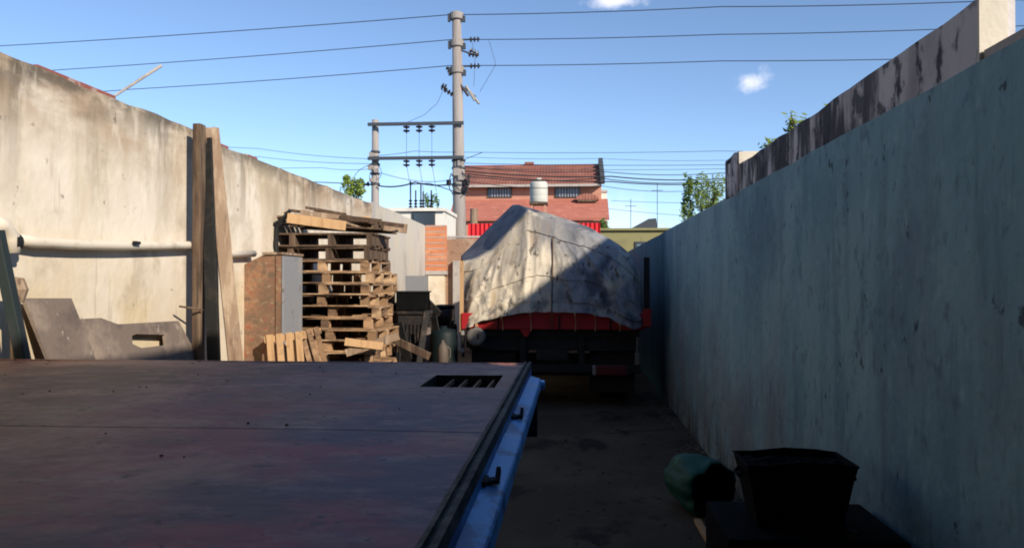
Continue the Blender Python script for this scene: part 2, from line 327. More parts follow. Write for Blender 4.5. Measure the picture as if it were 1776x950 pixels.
# right wall
t = thing('boundary_wall', 'pale blue-green painted wall with streaks and mouldy parapet along the right side', 'wall', (XR, 5, 0))
w = rough_wall((XR, 2.3), (XR, 11.6), 0, ZR, (.2, 0), .006); world_part(w, 'painted_wall', M_right, t)
P0 = at(1690, 12, X=XR); P1 = at(1262, 300, X=XR)
ZP = EYE + .955
w = rough_wall((XR + .012, P0.y), (XR + .012, 6.55), ZR, ZP, (.12, 0), .006, .12); world_part(w, 'parapet', M_parapet, t)
w = MB().bb((XR + .008, P0.y - .015, ZR + .003), (XR + .10, P0.y - .002, ZP + .012)); world_part(w, 'parapet_end', M_lit_lime, t)
w = MB().bb((XR - .008, 6.5, ZR - .02), (XR + .20, 7.02, EYE + 1.07)); world_part(w, 'end_pier', M_parapet, t, bevel=.02)
w = MB().bb((XR + .004, 6.482, ZP + .008), (XR + .196, 6.498, EYE + 1.06)); world_part(w, 'pier_face', M_lit_lime, t)
w = MB().bb((XR + .02, 2.3, ZR + .002), (XR + .16, P0.y - .02, ZR + .04)); world_part(w, 'coping', M_coping, t)
t = thing('teal_wall', 'dark teal painted far stretch of wall beside the covered truck', 'wall', (XR, 13, 0))
world_part(rough_wall((XR, 11.605), (XR, 19.3), 0, ZR - .01, (.2, 0), .006), 'painted_wall', M_teal, t)
mb = MB().tube([at(1262, 283, Y=6.8), at(1276, 266, Y=6.7)], .012, 6); tag(mb.build('metal_rod', M_ironb), 'short metal rod poking up from the far end pier of the right wall', 'rod')

# left wall
ZL = EYE + 1.455
t = thing('concrete_wall', 'tall sunlit cream wall with brown streaks along the left side', 'wall', (XL, 8, 0))
pend = at(645, 345, X=XL)
def ztl(k):
    y = .5 + k * (pend.y - .5)
    return ZL + (.03 if y < 7.6 else -.02)
w = rough_wall((XL, .5), (XL, pend.y), 0, ztl, (-.2, 0), .018); world_part(w, 'rendered_wall', M_left, t)
mb = MB()
for (u0, u1, c) in ((70, 205, 0), (378, 400, 1), (432, 450, 1)):
    a = at(u0, 200, X=XL).y; b = at(u1, 200, X=XL).y
    mb.bb((XL - .22, a, ZL + .02 - (.05 if c else 0)), (XL - .02, b, ZL + .062 - (.05 if c else 0)))
M_cop2 = mat('red_brown_coping', (.26, .09, .07), .9, [l_((.45, .4, .38), (6, 6, 6), .5, .6, .8)])
world_part(mb, 'coping', M_cop2, t, bevel=.006)
# whitewashed continuation, ending in a brick return
y1 = at(737, 378, X=XL).y
t = thing('whitewashed_wall', 'pale whitewashed wall stretch behind the pallet stack ending in orange brick', 'wall', (XL, 17, 0))
world_part(rough_wall((XL + .01, pend.y + .02), (XL + .01, y1), 0, lambda k: ZL + .02 - .07 * k, (-.2, 0), .012), 'rendered_wall', M_corr, t)
b0, b1 = at(738, 392, Y=y1), at(773, 470, Y=y1)
mb = MB().bb((b0.x, y1 + .003, b1.z), (b1.x, y1 + .2, b0.z + .02)); brk = world_part(mb, 'brick_return', M_brick, t)
mb = MB(); nb = 8
for i in range(nb + 1):
    z = b1.z + (b0.z - b1.z) * i / nb; mb.bb((b0.x + .003, y1 - .006, z - .012), (b1.x - .003, y1 + .001, z + .008))
world_part(mb, 'mortar', M_coping, t)
mb = MB().bb((b0.x, y1 - .04, b1.z - .09), (b1.x + .02, y1 + .2, b1.z - .003)); world_part(mb, 'ledge', M_coping, t)
mb = MB().bb((b0.x, y1 + .002, 0), (b1.x - .04, y1 + .2, b1.z - .095)); world_part(mb, 'lower_wall', M_left, t)
# back walls
c0, c1 = at(772, 414, Y=19.6), at(1048, 414, Y=19.6)
t = thing('back_wall', 'low brown brick wall at the yard end behind the covered truck', 'wall', (c0.x, 19.6, 0))
world_part(rough_wall((c0.x - .6, 19.6), (c1.x, 19.6), 0, c0.z, (0, .18), .01), 'wall', M_brownwall, t)
world_part(MB().bb((c0.x - .6, 19.58, c0.z + .02), (c1.x, 19.8, c0.z + .07)), 'coping', M_coping, t)
world_part(MB().bb((at(786, 450, Y=19.5).x, 19.45, .0), (at(799, 450, Y=19.5).x, 19.58, at(790, 452, Y=19.5).z)), 'pier', M_coping, t)
r0, r1 = at(812, 388, Y=21.5), at(1041, 388, Y=21.5)
t = thing('red_sheet_wall', 'bright red sheet wall showing behind the tarpaulin', 'wall', (r0.x, 21.5, 0))
mb = MB(); n = 60; A = []; Bt = []
for i in range(n + 1):
    x = r0.x + (r1.x - r0.x) * i / n; y = 21.5 + (.025 if i % 2 else -.025); A.append((x, y, 0)); Bt.append((x, y, r0.z))
mb.grid([A, Bt]); o = world_part(mb, 'corrugated_sheet', M_redsheet, t); sm = o.modifiers.new('s', 'SOLIDIFY'); sm.thickness = .01
world_part(MB().bb((r0.x, 21.54, 0), (r0.x + .1, 21.62, r0.z - .05)).bb((r1.x - .1, 21.54, 0), (r1.x, 21.62, r0.z - .05)), 'frame_post', M_ironb, t)
q = at(822, 362, Y=22.5)
tag(MB().tube([(q.x, 22.5, 0), (q.x, 22.5, q.z)], [.13, .11], 12).build('timber_post', M_wood_mid), 'short tan timber post standing behind the red sheet wall', 'post')
# olive building
o0, o1 = at(1046, 400, Y=24), at(1150, 400, Y=24)
t = thing('olive_building', 'low olive rendered building with a flat roof behind the right wall end', 'building', (o0.x, 24, 0))
world_part(MB().bb((o0.x - .4, 24, 0), (o1.x + .6, 29, o0.z)), 'wall', M_olive, t)
world_part(MB().bb((o0.x - .45, 23.9, o0.z + .002), (o1.x + .7, 29.1, o0.z + .07)), 'roof_slab', M_olive, t)
a, b = at(1101, 419, Y=24), at(1150, 450, Y=24)
world_part(MB().bb((a.x, 23.96, b.z - 1), (a.x + .07, 23.997, a.z)).bb((a.x + .072, 23.96, a.z - .07), (b.x + .2, 23.997, a.z)), 'door_frame', M_ironb, t)
world_part(MB().bb((a.x + .072, 23.975, b.z - 1), (b.x + .2, 23.99, a.z - .072)), 'door', M_right, t)
a, b, c = at(1083, 396, Y=26), at(1139, 395, Y=26), at(1136, 380, Y=26)
zb = o0.z + .072
mb = MB().prism([(a.x, 25.6, zb), (b.x, 25.6, zb), (c.x, 25.6, c.z + .0), (c.x - .25, 25.6, c.z - .02)], (0, 1.5, 0))
tag(mb.build('lean_to_roof', M_ironb), 'dark sloping lean-to roof on top of the olive building', 'roof')
for i, (u, v, lab) in enumerate(((1140, 318, 'taller thin mast'), (1094, 345, 'shorter thin mast'))):
    q = at(u, v, Y=27.5); mb = MB().tube([(q.x, 27.5, zb + .001), (q.x, 27.5, q.z)], .012, 6)
    mb.tube([(q.x - .2, 27.5, q.z - .25), (q.x + .2, 27.5, q.z - .25)], .01, 5)
    tag(mb.build('antenna_mast', M_ironb), lab + ' on the roof of the olive building', 'mast', 'roof masts')

# unseen shed added behind the camera to shade the near part of the yard
t = thing('added_shade_shed', 'open fronted sheet shed added out of view to shade the near yard', 'shed', (0, -3, 0))
ZS = EYE + 5.30
world_part(MB().bb((XR + .002, -7.5, 0), (XR + .14, 2.295, EYE + 2.97)), 'side_wall', M_shed, t)
world_part(MB().bb((XL - .2, -7.5, 0), (XL - .002, .49, ZS - .01)), 'side_wall', M_shed, t)
world_part(MB().bb((XL - .2, -7.7, 0), (XR + .14, -7.505, ZS - .01)), 'rear_wall', M_shed, t)
world_part(MB().bb((XL - .2, -7.8, ZS), (.95, 2.85, ZS + .12)), 'roof', M_shed, t)
for y in (-7, -4.5, -2.5): world_part(MB().bar((XR + .06, y, EYE + 2.98), (.88, y, ZS - .01), .1, .1), 'post', M_ironb, t)
t = thing('added_sky_block', 'tall dark block added out of view beyond the left wall to cut sky light', 'building', (XL - .25, -1, 0))  # unseen block added to cut sky light near the camera
world_part(MB().bb((XL - 6, -8, 0), (XL - .25, 4.6, 9)), 'wall', M_shed, t)
world_part(MB().bb((XL - 6.1, -8.1, 9.002), (XL - .2, 4.7, 9.15)), 'roof_slab', M_shed, t)
# unseen house added on the right so its roofline shades the tarpaulin
t = thing('added_shade_house', 'two storey rendered house added out of view beyond the right wall to shade the tarpaulin', 'house', (7, 5.4, 0))
XN = 5.0; ZN = EYE + 1.25 + .725 * (XN - XR)
world_part(MB().bb((XN, 4.2, 0), (XN + 5, 7.35, ZN - .15)), 'wall', M_white, t)
world_part(MB().bb((XN - .0, 4.1, ZN - .147), (XN + 5.1, 7.45, ZN)), 'roof_slab', M_coping, t)
for z in (1.2, 3.9):
    fr = world_part(MB().bb((XN - .05, 5.2, z), (XN - .003, 6.4, z + 1.1)), 'window', M_white, t)
    g = MB().bb((-2.06, 5.28 - 5.4, z + .08), (-2.052, 6.32 - 5.4, z + 1.02)).build('pane', M_glass, fr)

# ------------------------------------------------------------------ far house
HY = 50.0
hx0, hx1 = at(795, 300, Y=HY).x, at(1043, 300, Y=HY).x
zr, ze = at(900, 284, Y=HY + 2.5).z, at(900, 317, Y=HY - .5).z
t = thing('brick_house', 'salmon brick two storey house with red tiled roofs in the distance', 'house', ((hx0 + hx1) / 2, HY + 3, 0))
ox, oy = (hx0 + hx1) / 2, HY + 3
world_part(MB().prism([(hx0, HY, 0), (hx0, HY + 6, 0), (hx0, HY + 6, ze), (hx0, HY + 3, zr - .25), (hx0, HY, ze)], (hx1 - hx0, 0, 0)), 'wall', M_house, t)
rf = world_part(MB().prism([(hx0 - .3, HY - .6, ze - .1), (hx0 - .3, HY + 3, zr), (hx0 - .3, HY + 3, zr - .18), (hx0 - .3, HY - .6, ze - .25)], (hx1 - hx0 + .2, 0, 0))
               .prism([(hx0 - .3, HY + 6.6, ze - .1), (hx0 - .3, HY + 3.002, zr), (hx0 - .3, HY + 3.002, zr - .18), (hx0 - .3, HY + 6.6, ze - .25)], (hx1 - hx0 + .2, 0, 0)), 'roof', M_tile, t)
mb = MB()
for i in range(6):
    k = i / 5; mb.box((hx1 + .05, HY - .5 + 3.4 * k, ze + .02 + (zr - ze) * k + .1), (.28, .75, .42))
for i in range(6):
    k = i / 5; mb.box((hx1 + .05, HY + 6.5 - 3.4 * k, ze + .02 + (zr - ze) * k + .1), (.281, .751, .421))
world_part(mb, 'gable_coping', M_ironb, t)
world_part(MB().bb((hx0 - .3, HY - .7, ze - .28), (hx1 - .1, HY - .62, ze - .13)), 'gutter', M_coping, t)
zl0, zl1 = at(900, 346, Y=HY).z, at(900, 379, Y=HY - 2).z
world_part(MB().prism([(hx0 - .3, HY - .001, zl0), (hx0 - .3, HY - 2.2, zl1), (hx0 - .3, HY - 2.2, zl1 - .15), (hx0 - .3, HY - .001, zl0 - .2)], (hx1 - hx0 + .7, 0, 0)), 'lower_roof', M_tile2, t)
world_part(MB().bb((hx0 - .2, HY - 1.9, 0), (hx1 + .3, HY - 1.7, zl1 - .16)), 'porch_wall', M_house, t)
for (u0, u1) in ((845, 888), (962, 1006)):
    a, b = at(u0, 321, Y=HY), at(u1, 343, Y=HY)
    fr = MB().bb((a.x - ox, HY - .06 - oy, b.z), (b.x - ox, HY - .003 - oy, a.z)).build('window', M_wood_dark, t)
    w3 = (b.x - a.x - .16) / 2
    MB().bb((a.x + .06 - ox, HY - .085 - oy, b.z + .06), (a.x + .06 + w3 - ox, HY - .07 - oy, a.z - .06)).bb((b.x - .06 - w3 - ox, HY - .085 - oy, b.z + .06), (b.x - .06 - ox, HY - .07 - oy, a.z - .06)).build('pane', M_glass, fr)
    mb = MB()
    for i in range(7): xx = a.x + .3 + i * (b.x - a.x - .55) / 6; mb.bb((xx - ox, HY - .12 - oy, b.z + .05), (xx + .05 - ox, HY - .09 - oy, a.z - .05))
    mb.build('shutter', M_curtain, fr)
a = at(1018, 347, Y=HY - .5)
mb = MB(); pts = [(a.x + .75 * math.cos(k), HY - .65, a.z + .40 * math.sin(k)) for k in [math.pi * i / 10 for i in range(11)]]
mb.prism(pts, (0, .6, 0)); world_part(mb, 'dormer', M_tile, t)
mb = MB().bb((a.x - .6, HY - .66, a.z - .12), (a.x + .6, HY - .10, a.z - .002)); world_part(mb, 'dormer_sill', M_wood_dark, t)
# chimney-ish ridge bits
world_part(MB().bb((at(905, 284, Y=HY).x, HY + 2.8, zr + .002), (at(922, 284, Y=HY).x, HY + 3.2, zr + .16)), 'ridge_cap', M_tile, t)
# pinkish annex at its right
a, b = at(1046, 330, Y=54), at(1062, 380, Y=54)
t = thing('white_annex', 'narrow pale annex beside the right gable of the brick house', 'building', (a.x, 54, 0))
world_part(MB().bb((a.x - .6, 53.5, 0), (at(1052, 330, Y=54).x, 58, a.z - .2)), 'wall', M_white, t)
world_part(MB().bb((a.x - .65, 53.4, a.z - .198), (at(1053, 330, Y=54).x, 58, a.z - .05)), 'roof_slab', M_coping, t)

# water tank
TY = 42.0; a, b = at(919, 352, Y=TY), at(950, 318, Y=TY); cx = (a.x + b.x) / 2; r_ = (b.x - a.x) / 2; H = b.z - a.z
t = thing('water_tank', 'pale domed water tank on a stand above the tarpaulin peak', 'water tank', (cx, TY, 0))
MB().lathe([(r_ * .96, 0), (r_, .05), (r_, H * .3), (r_ * .985, H * .33), (r_, H * .36), (r_, H * .62), (r_ * .985, H * .65), (r_, H * .68), (r_ * .98, H), (r_ * .8, H + .1), (r_ * .35, H + .2), (r_ * .3, H + .2), (r_ * .3, H + .28), (0, H + .3)], (0, 0, a.z)).build('tank', M_tank, t, smooth=True)
MB().bb((-r_, -r_, a.z - .12), (r_, r_, a.z - .003)).build('platform', M_wood_dark, t)
for sx in (-1, 1):
    for sy in (-1, 1): MB().bb((sx * .35 - .06, sy * .35 - .06, 0), (sx * .35 + .06, sy * .35 + .06, a.z - .122)).build('leg', M_house, t)

# white framed rooftop room
RY = 27.0; a, b = at(702, 361, Y=RY), at(770, 396, Y=RY)
t = thing('white_rooftop_room', 'small white framed building with a dark window behind the left wall', 'building', (a.x, RY, 0))
world_part(MB().bb((a.x - 1.2, RY, 0), (b.x, RY + 3, a.z - .12)), 'wall', M_white, t)
world_part(MB().bb((a.x - 1.3, RY - .12, a.z - .118), (b.x + .05, RY + 3.1, a.z)), 'roof_slab', M_white, t)
w0, w1 = at(715, 367, Y=RY), at(755, 398, Y=RY)
fr = MB().bb((w0.x - a.x, -.05, w1.z - .4), (w1.x - a.x, -.003, w0.z)).build('window', M_ironb, t)
MB().bb((w0.x - a.x + .06, -.08, w1.z - .3), (w1.x - a.x - .06, -.054, w0.z - .06)).build('pane', M_glass, fr)

# ------------------------------------------------------------------ power poles
PY = 30.0
top, bot = at(792, 24, Y=PY), at(797, 410, Y=PY)
r0_, r1_ = .17, .26
bx = bot.x + (bot.x - top.x) / (top.z - bot.z) * bot.z
t = thing('power_pole', 'tall tapering concrete utility pole carrying insulators and the three high cables', 'utility pole', (bx, PY, 0))
def PP(z): k = z / top.z; return Vector(((top.x - bx) * k, 0, z))
MB().tube([PP(0), PP(top.z * .5), PP(top.z)], [r1_ + .03, .235, r0_], 18).build('pole_shaft', M_conc, t, smooth=True)
def zv(v): return at(795, v, Y=PY).z
for v in (29, 76, 122):
    z = zv(v); p = PP(z)
    MB().lathe([(.17, -.17), (.26, -.12), (.27, .12), (.18, .17)], p, 16).build('collar', M_conc, t)
    MB().box(p + Vector((.27, -.05, -.12)), (.14, .12, .22)).build('bracket', M_ironb, t); MB().box(p + Vector((-.29, -.05, -.06)), (.10, .12, .3)).build('bracket', M_ironb, t)
def insul(p, d, L=.42, r=.09, n=3):
    mb = MB(); d = Vector(d).normalized(); prof = [(.025, 0)]
    for i in range(n):
        z = L * (i + .3) / n; prof += [(.03, z - .02), (r, z), (r * .85, z + L * .3 / n), (.03, z + L * .45 / n)]
    prof += [(.025, L)]
    return mb.lathe(prof, p, 10, d)
arms = [((.16, zv(70)), (.85, zv(70))), ((.16, zv(88)), (.80, zv(99))), ((.16, zv(116)), (.85, zv(116)))]
for (xa, za), (xb, zb_) in arms:
    c = PP(za).x; MB().tube([(c + xa, -.05, za), (c + xb - .2, -.05, zb_ + (za - zb_) * .3)], .035, 8).build('arm', M_ironb, t)
    insul((c + xb - .36, -.05, zb_ + (za - zb_) * .35), (1, 0, (zb_ - za) * .6), .42, .11).build('insulator', M_insul, t)
c = PP(zv(99)).x
insul((c + .5, -.05, zv(88)), (1, 0, -.55), .4, .11, 3).build('insulator', M_insul, t)
insul((c - .22, -.05, zv(131)), (-.5, 0, .9), .38, .09).build('insulator', M_insul, t)
insul((c - .15, -.05, zv(165)), (-.8, 0, .5), .42, .11).build('insulator', M_insul, t)
insul((c - .42, -.05, zv(153)), (-.8, 0, .3), .22, .15, 2).build('insulator', M_insul, t)
for i, (dx, v1, v2) in enumerate(((.2, 146, 168), (.45, 150, 176), (.62, 160, 182))):
    MB().tube([(c + dx - .1, -.1, zv(v1)), (c + dx + .25, -.1, zv(v2))], .05, 8).build('fuse_cutout', M_clear if i else M_insul, t)
MB().bar((c + .1, -.1, zv(148)), (c + .75, -.1, zv(170)), .06, .06).build('arm', M_ironb, t)
# junction clutter lower down
for (dx, v, s) in ((-.05, 300, .3), (.12, 308, .28), (.34, 318, .25), (.28, 330, .24), (-.36, 318, .22), (.08, 285, .22), (.42, 308, .14)):
    p = PP(zv(v)); MB().box(p + Vector((dx, -.22, 0)), (s * .8, s * .7, s)).build('junction_box', M_insul if dx > .2 or dx < -.2 else M_conc, t, bevel=.02)
for v in (279, 292, 304, 322, 336):
    p = PP(zv(v)); MB().lathe([(.25, -.04), (.275, -.03), (.275, .03), (.25, .04)], p, 16).build('strap', M_ironb, t)

s0 = at(651, 208, Y=PY)
t2 = thing('power_pole', 'shorter concrete pole joined to the tall pole by two crossbeams', 'utility pole', (s0.x, PY, 0))
MB().tube([(0, 0, 0), (0, 0, s0.z)], [.19, .13], 16).build('pole_shaft', M_conc, t2, smooth=True)
for v in (262, 272, 284, 300, 318):
    MB().lathe([(.155, -.05), (.19, -.03), (.19, .03), (.155, .05)], (0, 0, zv(v)), 14).build('strap', M_ironb, t2)
for (dx, v, s) in ((-.1, 268, .16), (.12, 276, .14), (-.14, 290, .18), (.1, 296, .15), (-.1, 312, .14)):
    MB().box((dx, -.2, zv(v)), (s, s, s)).build('junction_box', M_conc, t2)
insul((-.2, -.05, zv(318)), (-1, 0, 0), .5, .1).build('insulator', M_insul, t2)
for v, lab in ((216, 'upper dark crossbeam with three insulators between the two poles'), (275, 'lower dark crossbeam with three insulators between the two poles')):
    L_, R_ = at(638, v, Y=PY - .3), at(804, v, Y=PY - .3)
    g = thing('crossbeam', lab, 'beam', (L_.x, PY - .3, L_.z), group='crossbeams between the poles')
    MB().bb((0, -.05, -.06), (R_.x - L_.x, .05, .06)).build('beam', M_ironb, g)
    for u in (705, 727, 749):
        x = at(u, v, Y=PY - .3).x - L_.x
        insul((x, 0, -.061), (0, 0, -1), .30, .14, 2).build('insulator', M_insul, g)
# transformer
TRY = 30.6; a, b = at(706, 362, Y=TRY), at(745, 400, Y=TRY)
t = thing('transformer', 'pole transformer with upright bushings behind the white roofed building', 'transformer', ((a.x + b.x) / 2, TRY, 0))
hw = (b.x - a.x) / 2
MB().bb((-hw, -.3, b.z - .6), (hw, .3, a.z)).build('tank', M_ironb, t, bevel=.04)
for sx in (-1, 1): MB().bb((sx * hw * .8 - .06, -.06, 0), (sx * hw * .8 + .06, .06, b.z - .602)).build('leg', M_ironb, t)
for u, v in ((712, 314), (721, 330), (730, 318), (734, 332), (748, 330)):
    x = at(u, v, Y=TRY).x - (a.x + b.x) / 2; z = at(u, v, Y=TRY).z
    m = MB().tube([(x, 0, a.z - .01), (x, 0, z)], .03, 8)
    for k in range(3): m.lathe([(.04, 0), (.09, .03), (.04, .07)], (x, 0, a.z + .04 + k * .12), 10)
    m.build('bushing', M_insul, t)
# cables
def cable(pts_uvY, rad, label, grp='overhead cables', sag=0.0):
    P = [at(u, v, Y=y) for u, v, y in pts_uvY]; out = []
    for a, b in zip(P, P[1:]):
        n = 10
        for i in range(n): k = i / n; p = a.lerp(b, k); p.z -= sag * 4 * k * (1 - k); out.append(p)
    out.append(P[-1])
    o = MB().tube(out, rad, 6).build('overhead_cable', M_wire); return tag(o, label, 'cable', grp)
cable([(-500, 109, 36), (0, 80, 33.5), (780, 26, 30), (1250, 12, 29), (1760, 0, 28), (2400, -14, 27)], .016, 'highest cable passing the very top of the tall pole', sag=.06)
cable([(-500, 160, 36), (110, 121, 33.5), (784, 69, 30), (1250, 60, 29), (1776, 45, 28), (2400, 28, 27)], .015, 'second highest cable passing the tall pole', sag=.05)
cable([(-500, 205, 36), (230, 155, 33.5), (782, 114, 30), (1250, 106, 29), (1776, 97, 28), (2400, 86, 27)], .015, 'third highest cable passing the tall pole', sag=.05)
cable([(797, 264, 30), (1250, 262, 34), (1700, 262, 38)], .010, 'thin faint cable highest of those running right over the tiled roof', sag=.05)
cable([(797, 283, 30), (1250, 286, 34), (1700, 290, 38)], .012, 'thin cable running right just above the ridge of the brick house', sag=.05)
cable([(797, 292, 30), (1250, 293, 34), (1700, 300, 38)], .010, 'thin cable running right level with the ridge of the brick house', sag=.05)
cable([(797, 296, 30), (1060, 306, 32), (1250, 310, 34), (1700, 316, 38)], .026, 'thicker upper cable crossing the tiled roof of the brick house', sag=.10)
cable([(797, 300, 30), (1060, 315, 32), (1250, 317, 34), (1700, 322, 38)], .024, 'thicker lower cable crossing the tiled roof of the brick house', sag=.10)
cable([(1060, 348, 52), (1250, 352, 50), (1700, 356, 50)], .014, 'thin low cable right of the brick house above the lean-to roof', sag=.05)
cable([(1055, 362, 52), (1250, 378, 46), (1700, 420, 40)], .014, 'thin slanting cable right of the brick house near the small tree', sag=.05)
cable([(651, 276, 30), (450, 258, 34), (-200, 220, 46)], .010, 'thin upper cable running left from the shorter pole', sag=.08)
cable([(651, 284, 30), (450, 272, 34), (-200, 250, 46)], .010, 'thin middle cable running left from the shorter pole', sag=.08)
cable([(651, 292, 30), (560, 291, 34), (-200, 290, 46)], .010, 'thin lower cable running left from the shorter pole', sag=.08)
cable([(651, 320, 30), (600, 318, 31), (300, 300, 38)], .02, 'thick cable running left from the shorter pole behind the wall', sag=.05)
cable([(655, 322, 29.8), (720, 316, 29.8), (792, 318, 29.8)], .03, 'thick black cable sagging between the two poles', sag=.10)
cable([(655, 270, 29.8), (720, 262, 29.8), (792, 264, 29.8)], .010, 'thin cable between the poles just above the lower crossbeam', sag=.02)
for k, (v0, v1, v2, sg, r_, lab) in enumerate(((288, 297, 300, .12, .016, 'cable crossing just under the ridge of the tiled roof'), (304, 309, 313, .16, .018, 'sagging cable between the two thick ones over the tiled roof'), (312, 322, 326, .2, .012, 'slack thin cable crossing the upper windows of the brick house'), (272, 275, 278, .05, .008, 'very thin cable a little above the house ridge'))):
    cable([(797, v0, 30), (1040, v1, 32), (1250, v2, 34), (1700, v2 + 6, 38)], r_, lab, sag=sg)
for k, (u0, v0, u1, v1, u2, v2, lab) in enumerate(((790, 322, 806, 345, 815, 312, 'loop of black cable hanging right of the tall pole'), (783, 300, 772, 330, 790, 338, 'loop of black cable hanging left of the tall pole'), (800, 296, 822, 322, 803, 338, 'wide slack cable loop on the tall pole in front of the house'), (655, 286, 668, 300, 655, 312, 'small cable loop right of the shorter pole'), (648, 290, 634, 308, 648, 322, 'small cable loop left of the shorter pole'), (792, 308, 745, 326, 660, 300, 'thin slack line strung between the poles'), (620, 322, 600, 300, 650, 282, 'slack line rising to the shorter pole from the left'))):
    P_ = [at(u0, v0, Y=29.65), at(u1, v1, Y=29.6), at(u2, v2, Y=29.65)]
    pts = [P_[0] * (1 - q) ** 2 + P_[1] * 2 * q * (1 - q) + P_[2] * q * q for q in [i / 12 for i in range(13)]]
    tag(MB().tube(pts, .02 if k < 3 else .011, 6).build('cable_loop', M_wire), lab, 'cable', 'slack cables at the poles')
for u, lab in ((705, 'left'), (727, 'middle'), (749, 'right')):
    cable([(u, 224, 29.7), (u, 272, 29.7)], .008, lab + ' thin drop wire hanging between the two crossbeams', 'drop wires')
    cable([(u, 285, 29.7), (u + 8, 332, 30.3)], .008, lab + ' thin drop wire from the lower crossbeam to the transformer', 'drop wires')
cable([(772, 150, 29.8), (758, 180, 29.8), (735, 200, 29.8), (705, 213, 29.8)], .008, 'thin looping jumper wire from the pole to the upper crossbeam', 'drop wires')
cable([(818, 71, 29.8), (824, 98, 29.8), (822, 150, 29.8)], .008, 'thin jumper wire down the right side of the tall pole insulators', 'drop wires')
cable([(848, 70, 29.3), (860, 112, 29.3), (832, 160, 29.7)], .008, 'thin slanting jumper wire right of the tall pole', 'drop wires')
cable([(797, 335, 29.7), (745, 318, 29.9), (712, 320, 30.4)], .018, 'thick cable from the tall pole down to the transformer', 'drop wires')
cable([(797, 280, 29.7), (838, 264, 29.5)], .012, 'short cable stub right of the tall pole above the roof', 'drop wires')

# ------------------------------------------------------------------ vegetation
def foliage(mb, c, rad, n, size, rnd, clumps=14):
    c = Vector(c); cs = []
    for i in range(clumps):
        d = Vector((rnd.uniform(-1, 1), rnd.uniform(-1, 1), rnd.uniform(-1, 1)))
        cs.append((Vector((d.x * rad[0], d.y * rad[1], d.z * rad[2])) * .75, rnd.uniform(.25, .5)))
    for i in range(n):
        cc, r = rnd.choice(cs); d = Vector((rnd.gauss(0, 1), rnd.gauss(0, 1), rnd.gauss(0, 1))).normalized() * r * rnd.uniform(.3, 1) ** .5
        p = c + cc + Vector((d.x * rad[0], d.y * rad[1], d.z * rad[2]))
        a = Vector((rnd.gauss(0, 1), rnd.gauss(0, 1), rnd.gauss(0, .6))).normalized(); b = a.orthogonal().normalized(); s = size * rnd.uniform(.6, 1.4)
        mb.add([p - a * s, p + b * s * .45, p + a * s, p - b * s * .45], [(0, 1, 2, 3)])
    return cs
def tree(name, x, y, ztop, rad, label, n=2200, size=.10, seed=1, m=M_leaf, base=0, clumps=16):
    rnd = random.Random(seed); t = thing(name, label, 'tree', (x, y, base))
    cz = ztop - base - rad[2]
    mb = MB(); cs = foliage(mb, (0, 0, cz), rad, n, size, rnd, clumps); mb.build('crown', m, t)
    tb = MB().tube([(0, 0, 0), (.05, 0, cz * .6), (0, .02, cz)], [rad[0] * .12, rad[0] * .09, rad[0] * .05], 8)
    for cc, r in cs[:8]: tb.tube([(0, 0, cz * .75), Vector((0, 0, cz)) + cc], [rad[0] * .05, rad[0] * .012], 6)
    tb.build('trunk', M_bark, t); return t
q = at(1216, 300, Y=30); tree('tree', q.x, 30, q.z, (.78, .7, 1.15), 'bushy green tree standing behind the far end of the right wall', 3000, .06, 15, M_leaf_yel, clumps=20)
q = at(1193, 305, Y=31); tree('tree', q.x, 31, q.z, (.22, .3, 1.0), 'slender dark green tree left of the bushy tree by the right wall', 700, .08, 5)
q = at(618, 300, Y=26); tree('tree', q.x, 26, q.z, (.45, .5, .5), 'small green treetop showing above the left wall beside the shorter pole', 700, .07, 9, M_leaf_yel)
q = at(748, 335, Y=33); tree('tree', q.x, 33, q.z, (.3, .3, .5), 'small treetop between the two power poles', 260, .08, 11)
q = at(1049, 374, Y=40); tree('tree', q.x, 40, q.z, (.5, .5, .9), 'dark shrub tree at the right foot of the brick house', 700, .1, 12)
def weed(u, v, w, h, y, label, seed):
    rnd = random.Random(seed); b = at(u, v + h, Y=y); t = thing('wall_plant', label, 'plant', (XR + .13, y, ZP - .03), group='plants growing on the parapet')
    s = y / F; H = h * s; Wd = w * s; mb = MB(); st = MB()
    for i in range(7):
        ang = rnd.uniform(-1, 1); e = Vector((ang * Wd * .45, rnd.uniform(-.08, .08), H * rnd.uniform(.55, 1)))
        st.tube([(0, 0, 0), e * .5 + Vector((0, 0, .01)), e], [.005, .004, .002], 5)
        for k in range(16):
            p = e * rnd.uniform(.45, 1.02) + Vector((rnd.gauss(0, .022), rnd.gauss(0, .022), rnd.gauss(0, .018))); a = Vector((rnd.gauss(0, 1), rnd.gauss(0, .6), rnd.gauss(0, .5))).normalized(); c = a.orthogonal().normalized(); l = rnd.uniform(.014, .026)
            mb.add([p - a * l, p + c * l * .5, p + a * l, p - c * l * .5], [(0, 1, 2, 3)])
    st.build('stem', M_bark, t); mb.build('foliage', M_leaf_yel, t)
yw = lambda u: at(u, 200, X=XR + .13).y
weed(1386, 195, 42, 46, yw(1386), 'largest leafy weed on the parapet of the right wall', 1)
weed(1340, 235, 30, 30, yw(1340), 'small weed on the parapet nearest the far end pier', 2)
weed(1448, 168, 22, 24, yw(1448), 'smallest weed on the parapet, uphill of the large one', 3)

# ------------------------------------------------------------------ items on the left wall
a, b = at(197, 168, Y=8.3), at(280, 114, Y=8.6)
tag(MB().tube([Vector((a.x - .1, a.y, 0)), a, b], .018, 10).build('pipe', M_coping), 'thin white pipe leaning out over the top of the left wall', 'pipe')
